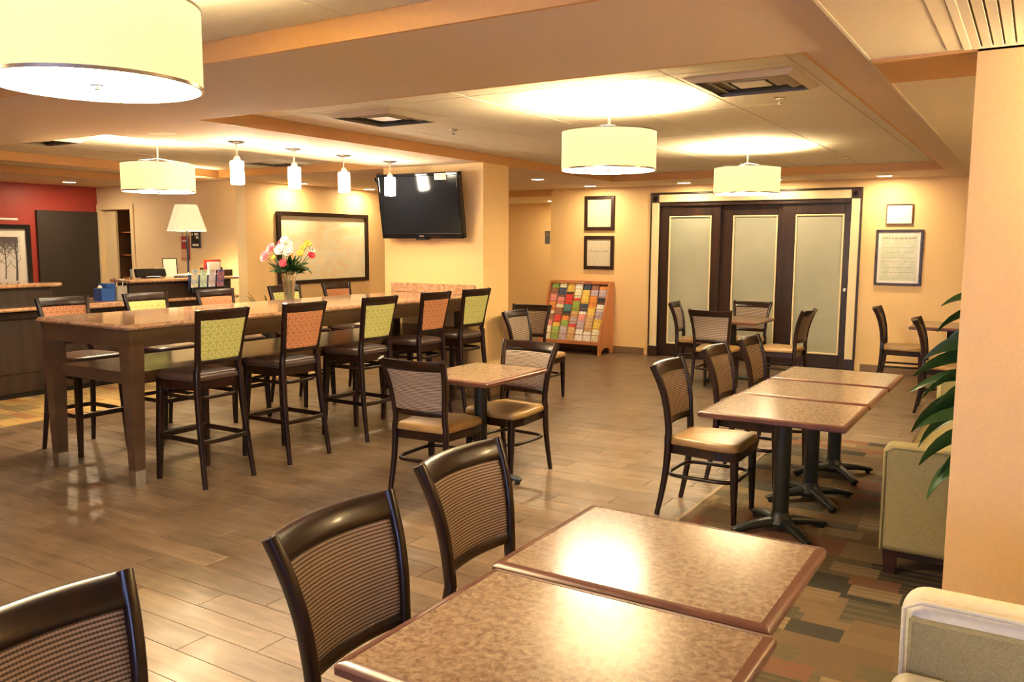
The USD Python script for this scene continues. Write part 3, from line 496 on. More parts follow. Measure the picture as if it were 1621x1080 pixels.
# ---------------------------------------------------------------- chairs
def back_fn(h, lean, w0, w1, z0, z1, bow0=.022, bow1=.045):
    def fn(s, z):
        t_ = (z-z0)/(z1-z0); t_ = max(t_, 0)
        x = lean(z); w = w0+(w1-w0)*t_**1.5; b = bow0+(bow1-bow0)*t_
        return (x-b*(1-s*s)+b*.3, s*w, z)
    return fn
GLD = CHROME
def dining_chair(label):
    c = thing("dining_chair", label, "chair")
    lean = lambda z: -.195-.02*max(0, (z-.45)/.2)**1.2*(.9)-.055*max(0, (z-.62)/.28)**2
    fn = back_fn(.9, lean, .190, .238, .47, .893, .024, .050)
    for s in (1, -1):
        low = spline([(-.250, s*.198, 0), (-.222, s*.195, .14), (-.200, s*.190, .30), (-.195, s*.189, .46)], 12)
        st_ = np.array([fn(s*.945, z) for z in np.linspace(.50, .893, 12)])
        P = np.vstack([low, st_]); n_ = len(P)
        ry = np.interp(np.arange(n_), [0, 8, 14, n_-1], [.014, .020, .020, .022]); rx = np.interp(np.arange(n_), [0, 8, 14, n_-1], [.013, .017, .016, .016])
        lg = obj("leg", tube(P, rx, ry, 12, up=(1, 0, 0), sq=3.2), CHW, c, 50)
        obj("foot_glide", cyl(.011, 0, .008, 10, (-.250, s*.198)), GLD, lg)
    for s in (1, -1):
        lg = obj("leg", tube([(.208, s*.178, 0), (.203, s*.178, .2), (.198, s*.178, .42)], [.0135, .019, .0235], None, 12, up=(1, 0, 0), sq=4), CHW, c, 50)
        obj("foot_glide", cyl(.011, 0, .008, 10, (.208, s*.178)), GLD, lg)
    out = Polygon([(-.20, -.185), (.10, -.225), (.22, -.215), (.235, -.15), (.235, .15), (.22, .215), (.10, .225), (-.20, .185)]).buffer(-.03).buffer(.03, quad_segs=6)
    obj("seat_frame", ext(out.buffer(-.012), .055, .375), CHW, c, 40)
    obj("seat", pad(out, .428, .475, .028, 5, .012), VINYL, c, 60)
    obj("top_rail", patch(fn, -.90, .90, .826, .893, .030, 16, 6, .55), CHW, c, 50)
    obj("lower_rail", patch(fn, -.90, .90, .535, .572, .024, 14, 4, .4), CHW, c, 50)
    obj("back_panel", patch(fn, -.895, .895, .570, .828, .012, 16, 8), MESHF, c, True)
    a = np.linspace(0, 2*PI, 41)[:-1]; e = .42
    hp = [(-.005+.205*np.sign(math.cos(t_))*abs(math.cos(t_))**e, .186*np.sign(math.sin(t_))*abs(math.sin(t_))**e, .245) for t_ in a]
    obj("stretcher", tube(hp, .0115, .0115, 8, closed=True), CHW, c, 50)
    return c
def bar_stool(name, label, fab):
    c = thing(name, label, "bar stool")
    lean = lambda z: -.182-.075*max(0, (z-.74)/.42)**1.3
    fn = back_fn(1.16, lean, .172, .214, .72, 1.165, .018, .032)
    for s in (1, -1):
        low = spline([(-.265, s*.20, 0), (-.235, s*.192, .2), (-.200, s*.180, .5), (-.185, s*.174, .76)], 12)
        st_ = np.array([fn(s*.93, z) for z in np.linspace(.77, 1.165, 10)]); P = np.vstack([low, st_]); n_ = len(P)
        lg = obj("leg", tube(P, np.interp(np.arange(n_), [0, 9, 14, n_-1], [.0145, .0205, .018, .0165]), np.interp(np.arange(n_), [0, 9, n_-1], [.0145, .022, .016]), 12, up=(1, 0, 0), sq=3.2), CHW, c, 50)
        obj("foot_glide", cyl(.012, 0, .012, 10, (-.265, s*.20)), GLD, lg)
    for s in (1, -1):
        lg = obj("leg", tube([(.215, s*.195, 0), (.205, s*.185, .3), (.188, s*.170, .68)], [.0165, .0225, .027], None, 12, up=(1, 0, 0), sq=4), CHW, c, 50)
        obj("foot_glide", cyl(.012, 0, .012, 10, (.215, s*.195)), GLD, lg)
    out = Polygon([(-.19, -.18), (.08, -.215), (.20, -.205), (.22, -.14), (.22, .14), (.20, .205), (.08, .215), (-.19, .18)]).buffer(-.03).buffer(.03, quad_segs=6)
    obj("seat_frame", ext(out.buffer(-.01), .06, .635), CHW, c, 40); obj("seat", pad(out, .692, .745, .03, 5, .014), BVINYL, c, 60)
    obj("top_rail", patch(fn, -.87, .87, 1.094, 1.165, .026, 14, 5, .5), CHW, c, 50); obj("lower_rail", patch(fn, -.87, .87, .803, .836, .024, 12, 4, .4), CHW, c, 50)
    obj("back_panel", patch(fn, -.865, .865, .834, 1.096, .03, 14, 6, .25), fab, c, 50)
    for s in (1, -1): obj("stretcher", tube([(-.222, s*.187, .30), (.203, s*.183, .30)], .010, .016, 8, sq=4), CHW, c, 50)
    obj("stretcher", tube(spline([(-.222, -.187, .30), (-.245, 0, .30), (-.222, .187, .30)], 10), .010, .016, 8, sq=4), CHW, c, 50)
    fr = obj("footrest", tube([(.203, -.18, .30), (.203, .18, .30)], .012, .018, 8, sq=4), CHW, c, 50); obj("kick_plate", bx(.186, .222, -.165, .165, .317, .322, .001), STEEL, fr)
    a = np.linspace(0, 2*PI, 41)[:-1]; e = .45
    obj("stretcher", tube([(-.003+.192*np.sign(math.cos(t_))*abs(math.cos(t_))**e, .172*np.sign(math.sin(t_))*abs(math.sin(t_))**e, .585) for t_ in a], .010, .012, 8, closed=True, sq=3), CHW, c, 50)
    return c
def put(prim, loc, rz):
    prim.GetAttribute("xformOp:translate").Set(Gf.Vec3d(*map(float, loc))); prim.GetAttribute("xformOp:rotateZ").Set(float(rz))

G1, G2, G3, G4, G5, G6 = "chairs along the near table pair", "chairs along the row of three tables", "chairs at the small table beside the bar", "chairs by the brochure rack", "chairs at the square table by the doors", "chairs at the far right table"
chairs = [
    (-1.335, .83, 3, "dark wood dining chair with woven back cut off at the lower left corner", G1),
    (-1.245, 1.585, 2, "dark wood dining chair with woven back in the foreground, left of the nearest table", G1),
    (-1.345, 2.29, 0, "dark wood dining chair at the far left corner of the near table pair", G1),
    (-1.575, 4.78, 0, "dining chair at the near end of the three joined tables, tan seat in view", G2),
    (-1.575, 5.66, 0, "dining chair in the middle of the three at the row of three tables", G2),
    (-1.545, 6.36, 0, "dining chair farthest along the row of three tables", G2),
    (-3.20, 4.25, 94, "dining chair seen from behind at the small table beside the bar", G3),
    (-3.07, 4.89, -94, "dining chair behind the small table beside the bar, facing the camera", G3),
    (-4.33, 7.48, 0, "dining chair with its tan seat toward the brochure rack, front of the pair", G4),
    (-4.83, 8.02, -80, "dining chair half hidden behind the other one by the brochure rack", G4),
    (-3.42, 9.72, 8, "dining chair on the left side of the square table by the doors", G5),
    (-2.93, 8.98, 92, "dining chair seen from behind at the square table by the doors", G5),
    (-2.93, 10.05, -90, "dining chair behind the square table, against the frosted doors", G5),
    (-2.33, 9.42, 176, "dining chair turned sideways on the right of the square table by the doors", G5),
    (-1.22, 10.30, 2, "dining chair below the pale green notice, left of the far right table", G6),
    (-.66, 8.95, 2, "dining chair seen edge-on beside the potted plant leaves", G6),
]
first = None
for x, y, rz, lab, grp in chairs:
    if first is None: first = dining_chair(lab); put(first, (x, y, 0), rz); tag(first, group=grp)
    else: dup(first, (x, y, 0), rz, lab, grp)
GS1, GS2 = "bar stools on the near side of the bar", "bar stools on the far side of the bar"
nth = ("first", "second", "third", "fourth", "fifth")
sg = so = None
for k, y in enumerate((3.66, 4.39, 5.22, 5.97, 6.62)):
    fab = "green" if k % 2 == 0 else "orange"
    lab = f"bar stool with {fab} ring-print back, {nth[k]} from the left on the near side"
    src = sg if fab == "green" else so
    if src is None:
        src = bar_stool(f"{fab}_bar_stool", lab, GREENF if fab == "green" else ORANGEF); put(src, (-4.745, y, 0), 180); tag(src, group=GS1)
        if fab == "green": sg = src
        else: so = src
    else: dup(src, (-4.745, y, 0), 180+(-3 if k == 4 else 0), lab, GS1)
for k, (y, fab) in enumerate(((3.70, "orange"), (4.42, "green"), (5.13, "orange"), (5.98, "green"), (6.72, "orange"))):
    dup(sg if fab == "green" else so, (-6.16, y, 0), 0, f"bar stool with {fab} back, {nth[k]} from the left behind the bar table", GS2)

# ---------------------------------------------------------------- pedestal tables
def table(label, loc, w, d, h, cross=0, group=None):
    t_ = thing("pedestal_table", label, "table", loc, 0, group); e = .025
    obj("table_top", bx(-w/2+e, w/2-e, -d/2+e, d/2-e, h-.030, h, .001), LAM, t_)
    prof = [(0, -.034), (e*.6, -.034), (e, -.026), (e, -.010), (e*.72, -.002), (0, .0008)]
    ring = []
    for (u, v) in prof:
        r_ = rrect(-w/2+e-u, w/2-e+u, -d/2+e-u, d/2-e+u, .003+u*.3); ring.append((r_, v))
    V, F = [], []; nn = 64
    for r_, v in ring:   # sample each outline at the same 64 spots by angle-free corner order
        P = []
        x0, y0, x1, y1 = r_.bounds; rr = .003+(x1-(w/2-e))*.3
        for qx, qy, a0 in ((x1-rr, y1-rr, 0), (x0+rr, y1-rr, 90), (x0+rr, y0+rr, 180), (x1-rr, y0+rr, 270)):
            for a in np.linspace(a0, a0+90, 6): P.append((qx+rr*math.cos(math.radians(a)), qy+rr*math.sin(math.radians(a)), h+v))
        V += P
    nn = 24; M = len(ring)
    for i in range(M):
        for k in range(nn):
            a, b, c_, d_ = i*nn+k, i*nn+(k+1) % nn, ((i+1) % M)*nn+k, ((i+1) % M)*nn+(k+1) % nn; F += [[a, b, c_], [b, d_, c_]]
    m = trimesh.Trimesh(np.array(V), np.array(F), process=False)
    if m.volume < 0: m.invert()
    obj("edge_band", m, EDGE, t_, 40)
    obj("column", cyl(.044, .07, h-.05, 24), BLACK, t_, 30); obj("top_plate", bx(-.2, .2, -.2, .2, h-.05, h-.030, .004), BLACK, t_)
    arms = []
    obj("hub", lathe([(0, .035), (.07, .035), (.075, .06), (.05, .10), (.046, .12), (0, .12)], 24), BLACK, t_, 30)
    for k in range(4):
        a = math.radians(45*cross+90*k); c_, s_ = math.cos(a), math.sin(a); L = .29
        ar = obj("arm", tube([(c_*.03, s_*.03, .065), (c_*.16, s_*.16, .055), (c_*L*.93, s_*L*.93, .034), (c_*L, s_*L, .030)], [.036, .032, .027, .016], [.026, .020, .015, .009], 10, sq=3), BLACK, t_, 50)
        obj("foot_glide", cyl(.018, 0, .03, 12, (c_*L*.9, s_*L*.9)), BLACK, ar)
    return t_
HT, HN = .70, .72
GT1, GT2 = "near pair of pedestal tables", "row of three pedestal tables"
table("speckled table with brown wood edge in the foreground, nearest the camera", (-.825, 1.545, 0), .765, .63, HN, 1, GT1)
table("speckled table with brown wood edge just beyond the nearest one, holding the bright lamp reflection", (-.848, 2.19, 0), .765, .63, HN, 1, GT1)
table("nearest of the three joined tables, jutting out to the left of the others", (-1.125, 4.66, 0), .765, .66, HT, 1, GT2)
table("middle one of the three joined tables", (-1.115, 5.35, 0), .755, .66, HT, .93, GT2)
table("farthest of the three joined tables", (-1.11, 6.04, 0), .755, .66, HT, .9, GT2)
table("small square table between the bar stools and two dining chairs", (-3.10, 4.60, 0), .60, .76, .745, .3)
table("square table in front of the frosted sliding doors", (-2.92, 9.52, 0), .76, .76, .745, .5)
table("table at the far right, partly behind the potted plant", (-.72, 10.05, 0), .76, .76, .745, .5)

# ---------------------------------------------------------------- sofas
def sofa(label, x0, x1, y0, y1, h, near):
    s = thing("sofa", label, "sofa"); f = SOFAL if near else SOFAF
    ya, yb = (y1-.15, y1) if near else (y0, y0+.15)
    obj("arm", rbx(x0, x1, ya, yb, .13, h, .06 if near else .035), f, s, 60)
    if near: obj("arm_inset", bx(x0+.025, x1-.2, ya-.012, ya+.02, .16, h-.05, .008), SOFAP, s, 40)
    rp = [(x0+.012, ya if not near else ya-.002, .14), (x0+.012, ya if not near else ya-.002, h-.03), (x0+.05, ya if not near else ya-.002, h-.008), (x1-.05, ya if not near else ya-.002, h-.008)]
    obj("piping", tube(rp, .006, .006, 8, up=(0, 1, 0)), f, s, 50)
    obj("arm", bx(x0, x1, (y0 if near else y1-.15), (y0+.15 if near else y1), .13, h, .03), f, s, 40)
    obj("back", rbx(x1-.20, x1, y0+.1, y1-.1, .13, h+.22, .05), f, s, 60)
    obj("seat_base", bx(x0+.03, x1-.1, y0+.1, y1-.1, .13, .30, .02), f, s, 40)
    n = max(1, round((y1-y0-.3)/.75)); L = (y1-y0-.3)/n
    for k in range(n): obj("seat_cushion", rbx(x0-.005, x1-.18, y0+.15+k*L+.003, y0+.15+(k+1)*L-.003, .30, .51 if near else .45, .045), f, s, 60)
    for lx in (x0+.05, x1-.10):
        for ly in (y0+.05, y1-.11): obj("leg", trimesh.Trimesh([[lx+a*.035, ly+.03+b*.035, .14] for a in (-1, 1) for b in (-1, 1)]+[[lx+a*.024, ly+.03+b*.024, 0] for a in (-1, 1) for b in (-1, 1)]).convex_hull, ESP, s)
    obj("skirt_rail", bx(x0+.06, x1-.06, y0+.06, y1-.06, .09, .135), ESP, s)
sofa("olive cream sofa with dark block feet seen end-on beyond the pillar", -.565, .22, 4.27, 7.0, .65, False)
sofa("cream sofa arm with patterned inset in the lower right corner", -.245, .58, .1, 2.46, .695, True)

# ---------------------------------------------------------------- plants
def leaf_mesh(L, w, droop, az, el, base, n=9, fold=.25, roll=0.0):
    t_ = np.linspace(0, 1, n); dirv = np.array([math.cos(az), math.sin(az), 0]); side = np.array([-math.sin(az), math.cos(az), 0]); V = []
    pos = np.array(base, float); a = el
    cs = [pos.copy()]; sd = []
    for i in range(1, n):
        a -= droop/n; pos = pos+(dirv*math.cos(a)+np.array([0, 0, math.sin(a)]))*L/(n-1); cs.append(pos.copy())
    for i, (c_, q) in enumerate(zip(cs, t_)):
        tg = cs[min(i+1, n-1)]-cs[max(i-1, 0)]; tg = tg/np.linalg.norm(tg); up_ = np.cross(tg, side); up_ = up_/np.linalg.norm(up_)
        s2 = side*math.cos(roll)+up_*math.sin(roll); n2 = np.cross(tg, s2)
        hw = w*(math.sin(PI*min(1, q*.97+.015)**.75)+.04); V += [c_+s2*hw+n2*fold*hw, c_, c_-s2*hw+n2*fold*hw]; sd += [n2]*3
    V = np.array(V); B = V-np.array(sd)*.0015; N = len(V); F = []
    for i in range(n-1):
        for k in (0, 1):
            a_, b_, c_, d_ = 3*i+k, 3*i+k+1, 3*i+k+4, 3*i+k+3; F += [[a_, b_, c_], [a_, c_, d_], [N+a_, N+c_, N+b_], [N+a_, N+d_, N+c_]]
        for k in (0, 2): F += [[3*i+k, 3*i+3+k, N+3*i+k], [N+3*i+k, 3*i+3+k, N+3*i+3+k]]
    return trimesh.Trimesh(np.vstack([V, B]), np.array(F), process=False)
pp = thing("potted_plant", "tall leafy green plant reaching out from behind the pillar", "plant", (-.02, 4.06, 0))
obj("pot", lathe([(0, 0), (.10, 0), (.145, .28), (.15, .30), (.135, .30), (.125, .26), (0, .26)], 28), POT, pp, 30); obj("soil", cyl(.124, .24, .262, 20), plain("soil", (.03, .02, .012), .9), pp)
for k, (dx, dy, top) in enumerate(((-.02, 0, 1.42), (.03, .02, 1.3), (-.01, -.03, 1.05), (.02, -.02, 1.15))):
    obj("stem", tube(spline([(dx*.5, dy*.5, .25), (dx*1.2, dy, .7), (dx*2.5-.05, dy*2, top)], 10), np.linspace(.010, .005, 10), n=7), plain(f"stem_{k}", (.12, .14, .04), .6), pp, 40)
rl = np.random.default_rng(11)
spec = [(1.36, 178, .30, .6), (1.30, 190, .36, .5), (1.24, 176, .36, .3), (1.18, 186, .40, .4), (1.12, 180, .42, .2), (1.06, 192, .40, .1), (1.02, 176, .44, .3), (.96, 186, .46, .15), (.92, 194, .42, 0), (.88, 178, .48, .25), (.82, 184, .44, .0), (.78, 196, .40, -.1), (.72, 180, .42, -.15), (.66, 188, .38, -.3), (1.0, 200, .36, .3), (.86, 200, .38, .2)]
for k, (z, az, L, el) in enumerate(spec):
    obj("leaf", leaf_mesh(L*.86, .033+.012*rl.random(), .9+.7*rl.random(), math.radians(az+rl.uniform(-6, 6)), el+rl.uniform(-.1, .2), (-.06+rl.uniform(-.03, .03), rl.uniform(.0, .08), z), roll=rl.uniform(.5, 1.25)*(1 if k % 3 else -1)), LEAF, pp, True)
for k in range(12):
    obj("leaf", leaf_mesh(.30, .045, 1.0, rl.uniform(-.1, .3), rl.uniform(.5, 1.0), (0.04, 0.02, rl.uniform(.7, 1.35)), roll=rl.uniform(-.6, .6)), LEAF, pp, True)
sp = thing("snake_plant", "spiky dark green plant in a planter against the picture wall", "plant", (-8.45, 7.72, 0))
obj("planter", lathe([(0, 0), (.15, 0), (.19, .42), (.20, .44), (.18, .44), (.17, .40), (0, .40)], 28), BLACK, sp, 30)
for k in range(16):
    a = rl.uniform(0, 2*PI); obj("leaf", leaf_mesh(rl.uniform(.45, .66), .026, .5, a, rl.uniform(1.05, 1.5), (.08*math.cos(a), .08*math.sin(a), .38), fold=.5), LEAF, sp, True)

# vase of flowers on the bar
VX, VY, VZ = -5.62, 5.30, 1.07
GLASS = usdkit.material(stage, LK+"cut_glass", {"f": ("fresnel", {"IOR": 1.45}), "t": ("transparent_bsdf", {"color": (.97, .97, .93)}), "g": ("glossy_bsdf", {"roughness": .06}), "m": ("mix_closure", {}), "mm": ("math", {"math_type": "multiply_add", "value2": 1.3, "value3": .06, "use_clamp": True})}, [("f.fac", "mm.value1"), ("mm.value", "m.fac"), ("t.BSDF", "m.closure1"), ("g.BSDF", "m.closure2")], surface="m.closure")
va = thing("glass_vase", "flared cut glass vase standing on the bar table", "vase", (VX, VY, VZ))
n_ = 24; A_ = np.arange(2*n_)*PI/n_; prof = [(.040, 0), (.040, .02), (.046, .10), (.054, .18), (.074, .265)]
V = [[r_*(1+(.06 if i % 2 else 0))*math.cos(a), r_*(1+(.06 if i % 2 else 0))*math.sin(a), z] for r_, z in prof for i, a in enumerate(A_)]+[[(r_-.006)*math.cos(a), (r_-.006)*math.sin(a), max(z, .012)] for r_, z in prof[::-1] for a in A_]
N = 2*n_; F = []
for i in range(2*len(prof)-1):
    for k in range(N): a, b = i*N+k, i*N+(k+1) % N; F += [[a, b, a+N], [b, b+N, a+N]]
V += [[0, 0, 0], [0, 0, .012]]; F += [[(k+1) % N, k, len(V)-2] for k in range(N)]+[[(2*len(prof)-1)*N+k, (2*len(prof)-1)*N+(k+1) % N, len(V)-1] for k in range(N)]
obj("vase_wall", (np.array(V), np.array(F)), GLASS, va); obj("water", lathe([(0, .014), (.035, .014), (.040, .10), (.044, .15), (0, .15)], 24), usdkit.material(stage, LK+"vase_water", {"t": ("transparent_bsdf", {"color": (.86, .88, .78)}), "g": ("glossy_bsdf", {"roughness": .05}), "m": ("mix_closure", {"fac": .08})}, [("t.BSDF", "m.closure1"), ("g.BSDF", "m.closure2")], surface="m.closure"), va, 30)
PETAL = {}
def petal(name, c):
    if name not in PETAL: PETAL[name] = plain("petal_"+name, c, .6)
    return PETAL[name]
STEMG = plain("flower_stem", (.06, .16, .03), .5)
_r2 = np.array([_r[0], _r[1]])
def flower(label, kind, col, u_, v, z, size, layers=2, npet=12):
    """u_ across the view, v away from it, z above the bar top."""
    size *= 1.06
    d = np.array([_r[0]*u_-_r[1]*v, _r[1]*u_+_r[0]*v]); o = thing("flower", label, "flower", (VX, VY, VZ), group="cut flowers in the glass vase")
    tip = np.array([d[0], d[1], z]); base = np.array([d[0]*.08, d[1]*.08, .03]); mid = np.array([d[0]*.33, d[1]*.33, .24])
    obj("stem", tube(spline([base, mid, tip], 9), .0028, n=6), STEMG, o)
    nrm = np.array([d[0]*.8, d[1]*.8, .12])+np.array([.10, -.22, .03]); nrm /= np.linalg.norm(nrm); e1 = np.cross(nrm, [0, 0, 1.]); e1 /= np.linalg.norm(e1); e2 = np.cross(e1, nrm)
    ms = []
    for l in range(layers):
        op = .25+.45*l
        for k in range(npet):
            a = 2*PI*(k+.5*l)/npet; rad = e1*math.cos(a)+e2*math.sin(a); tan = -e1*math.sin(a)+e2*math.cos(a); L = size*(1-.22*l); w = size*.30
            p0 = tip; p1 = tip+(rad*math.cos(op)+nrm*math.sin(op))*L*.55; p2 = tip+(rad*math.cos(op*.8)+nrm*math.sin(op*.8))*L
            Vp = np.array([p0, p1+tan*w, p2+tan*w*.4, p2-tan*w*.4, p1-tan*w, p1+nrm*.0015]); Vb = Vp-nrm*.001
            Fp = np.array([[0, 1, 5], [1, 2, 5], [2, 3, 5], [3, 4, 5], [4, 0, 5]]); ms.append(trimesh.Trimesh(np.vstack([Vp, Vb]), np.vstack([Fp, Fp[:, ::-1]+6]), process=False))
    obj("petals", join(*ms), petal(*col), o)
    h_ = trimesh.creation.icosphere(1, size*.22); h_.apply_translation(tip+nrm*size*.15); obj("flower_head", h_, petal("heart_"+col[0], tuple(min(1, c*.75+.06) for c in col[1]) if kind != "daisy" else (.62, .40, .05)), o, True)
PINK, ROSE, WHT, YEL, PEA = ("pink", (.70, .16, .20)), ("rose", (.60, .03, .06)), ("white", (.68, .66, .56)), ("yellow", (.78, .55, .06)), ("peach", (.75, .42, .14))
flower("large pink dahlia at the far left of the bouquet", "d", PINK, -.20, -.02, .40, .052, 3, 14); flower("pink dahlia above the leftmost flower", "d", PINK, -.16, .03, .47, .05, 3, 14)
flower("deep pink rose upright at the top left of the bouquet", "r", ROSE, -.075, .04, .52, .032, 3, 9); flower("crimson rose low at the front of the bouquet", "r", ROSE, -.02, -.09, .345, .040, 3, 10)
flower("dark red rose at the far right of the bouquet", "r", ROSE, .205, .0, .41, .034, 3, 10); flower("white blossom just above the dark red rose", "d", WHT, .20, .03, .455, .036, 2, 10)
for k, (a, b, c_, s_) in enumerate(((-.06, -.03, .46, .055), (-.01, .02, .50, .05), (.01, -.05, .45, .05), (-.03, .0, .545, .04))):
    flower(("large white daisy left of the bouquet centre", "white daisy at the bouquet centre", "white daisy low at the bouquet centre", "topmost white bloom of the bouquet")[k], "daisy", WHT, a, b, c_, s_, 2, 13)
for k, (a, b, c_, s_) in enumerate(((.17, .02, .51, .035), (.11, -.02, .43, .034), (.12, .04, .48, .03), (-.12, -.04, .39, .024), (.04, -.06, .40, .032))):
    flower(("topmost yellow blossom on the right of the bouquet", "yellow blossom right of the bouquet centre", "small yellow blossom between the white daisies and the top yellow one", "tiny yellow blossom beside the pink dahlia", "peach coloured bloom under the white daisies")[k], "d", YEL if k != 4 else PEA, a, b, c_, s_, 2, 10)
fo = thing("bouquet_foliage", "green leaves among the flowers in the glass vase", "leaves", (VX, VY, VZ), group=None)
for k in range(64):
    a = rl.uniform(0, 2*PI); el = rl.uniform(.45, 1.45); L = rl.uniform(.08, .19)
    obj("leaf", leaf_mesh(L, rl.uniform(.017, .030), rl.uniform(.2, 1.0), a, el, (.03*math.cos(a), .03*math.sin(a), .23+rl.uniform(0, .05)), n=7, roll=rl.uniform(-.9, .9)), LEAF, fo, True)
for k in range(2): obj("leaf", leaf_mesh(.13, .022, 1.6, YAW-.15+.3*k, .3, (_r[0]*.10, _r[1]*.10, .31-.02*k), n=7), LEAF, fo, True)
for k in range(5): obj("stem", tube([(.02*math.cos(k*1.3), .02*math.sin(k*1.3), .015), (.04*math.cos(k*1.3+2), .04*math.sin(k*1.3+2), .26)], .003, n=6), STEMG, fo)

# ---------------------------------------------------------------- brochure rack
RX0, RX1, RY1 = -6.22, -5.22, DW-.02
rk = thing("brochure_rack", "cherry wood sloping brochure rack standing against the gold wall", "rack")
side = Polygon([(RY1, 0), (RY1, 1.04), (RY1-.13, 1.04), (RY1-.47, .20), (RY1-.47, 0), (RY1-.40, 0), (RY1-.38, .05), (RY1-.30, .09), (RY1-.18, .09), (RY1-.10, .05), (RY1-.08, 0)])
for x in (RX0, RX1-.025):
    m = trimesh.creation.extrude_polygon(side, .025, engine="earcut"); m.apply_transform(np.array([[0, 0, 1, x], [1, 0, 0, 0], [0, 1, 0, 0], [0, 0, 0, 1.]])); obj("side_panel", m, CHERRY, rk)
obj("back_panel", bx(RX0+.025, RX1-.025, RY1-.015, RY1, .1, 1.04), CHERRY, rk); obj("top_rail", bx(RX0+.025, RX1-.025, RY1-.13, RY1-.015, 1.0, 1.02), CHERRY, rk); obj("front_lip", bx(RX0+.025, RX1-.025, RY1-.465, RY1-.44, .14, .19, .003), CHERRY, rk); obj("bottom_shelf", bx(RX0+.025, RX1-.025, RY1-.44, RY1-.015, .14, .16), CHERRY, rk)
NR, NC = 8, 7
cols = {"orange": (.62, .22, .04), "yellow": (.70, .46, .08), "cream": (.72, .64, .44), "red": (.55, .03, .025), "navy": (.03, .05, .10), "teal": (.04, .20, .22), "white": (.78, .74, .64), "green": (.22, .34, .06), "lilac": (.40, .32, .38), "brown": (.24, .10, .05), "black": (.02, .018, .016), "tan": (.50, .32, .14), "pink": (.62, .22, .20)}
grid = [["green", "cream", "yellow", "white", "navy", "brown", "orange"], ["brown", "navy", "black", "cream", "yellow", "lilac", "lilac"], ["pink", "pink", "red", "red", "yellow", "orange", "black"], ["orange", "cream", "teal", "green", "navy", "orange", "white"],
        ["cream", "brown", "black", "tan", "white", "yellow", "lilac"], ["brown", "red", "orange", "lilac", "pink", "tan", "yellow"], ["pink", "yellow", "green", "red", "lilac", "tan", "yellow"], ["cream", "green", "lilac", "tan", "white", "white", "cream"]]
CM = {k: noisy("brochure_"+k, tuple(.75*v for v in c), tuple(min(.85, 1.25*v+.03) for v in c), 30, .35, detail=1) for k, c in cols.items()}
ords = ("top", "second", "third", "fourth", "fifth", "sixth", "seventh", "bottom"); cc = ("first", "second", "third", "fourth", "fifth", "sixth", "seventh")
stepw = (RX1-RX0-.07)/NC
for r_ in range(NR):
    q = r_/(NR-1); z0 = .83-q*.64; yf = RY1-.16-q*.25
    obj("tier", xf(bx(RX0+.025, RX1-.025, -.006, 0, 0, .09), (0, yf+.012, z0), rx=-20), CHERRY, rk); obj("tier_floor", bx(RX0+.025, RX1-.025, yf-.02, yf+.05, z0-.008, z0), CHERRY, rk)
    for c_ in range(NC):
        x = RX0+.035+stepw*(c_+.5); col = grid[r_][c_]; hgt = .135+.085*rng.random(); wd = stepw*.45
        solo("brochure", xf(bx(-wd, wd, -.004, .004, 0, hgt, .001), rx=-18), CM[col], f"{col} brochure, {cc[c_]} from the left in the {ords[r_] if r_ else 'top'} row of the rack", "brochure", (x, yf-.006, z0+.001), rng.uniform(-2, 2), "brochures in the wooden rack")

# ---------------------------------------------------------------- lights
SHADE = usdkit.material(stage, LK+"drum_shade_lit", {"g": ("texture_coordinate", {}), "s": ("separate_xyz", {}), "at": ("math", {"math_type": "arctan2"}), "ml": ("math", {"math_type": "multiply", "value2": 150}), "sn": ("math", {"math_type": "sine"}), "b": ("bump", {"strength": .25, "distance": .002}), "p": ("principled_bsdf", {"base_color": (.26, .235, .14), "roughness": .7, "emission_color": (1, .88, .40), "emission_strength": P_SHADE})},
    [("g.object", "s.vector"), ("s.y", "at.value1"), ("s.x", "at.value2"), ("at.value", "ml.value1"), ("ml.value", "sn.value1"), ("sn.value", "b.height"), ("b.normal", "p.normal")], surface="p.BSDF")
DIFF = glow("drum_diffuser_lit", (1, .82, .53), P_DIFF)
def ring_mesh(ro, ri, z0, z1, n=64): return lathe([(ri, z0), (ro, z0), (ro, z1), (ri, z1), (ri, z0)], n)
def drum(label, x, y, zb, zc, R=.30, H=.235):
    d = thing("drum_pendant", label, "ceiling lamp", (x, y, zb), group="drum shade pendants")
    obj("shade", ring_mesh(R, R-.004, .004, H), SHADE, d, 30); obj("rim", ring_mesh(R+.002, R-.006, -.003, .006), CHROME, d, 30); obj("rim", ring_mesh(R+.002, R-.006, H-.002, H+.005), CHROME, d, 30)
    obj("diffuser", cyl(R-.012, .002, .008, 64), DIFF, d); obj("finial", lathe([(0, -.012), (.01, -.010), (.012, .0), (.02, .002), (0, .002)], 16), CHROME, d, 30)
    top = zc-zb
    obj("stem", cyl(.008, H-.02, top-.02, 12), CHROME, d, 30); obj("canopy", lathe([(0, top-.025), (.03, top-.025), (.065, top-.008), (.065, top), (0, top)], 24), CHROME, d, 30)
    for k in range(3):
        a = 2*PI*k/3+.5; obj("spider_arm", tube([(0, 0, H+.05), ((R-.004)*math.cos(a), (R-.004)*math.sin(a), H-.004)], .003, n=6), CHROME, d)
    s_ = UsdLux.SphereLight.Define(stage, str(d.GetPath())+"/bulb"); s_.CreateRadiusAttr(.06); s_.CreateIntensityAttr(P_TOP); s_.CreateColorAttr(Gf.Vec3f(*WARM)); s_.AddTranslateOp().Set(Gf.Vec3d(0.11, .08, H-.10))
TL = T-.004
drum("drum pendant hanging closest, cut by the top left corner", -2.42, 1.54, 2.06, TL)
drum("drum pendant in the middle of the room, the larger of the two over the tables", -2.36, 4.96, 2.062, TL)
drum("drum pendant in front of the sliding doors", -2.34, 7.90, 2.062, TL)
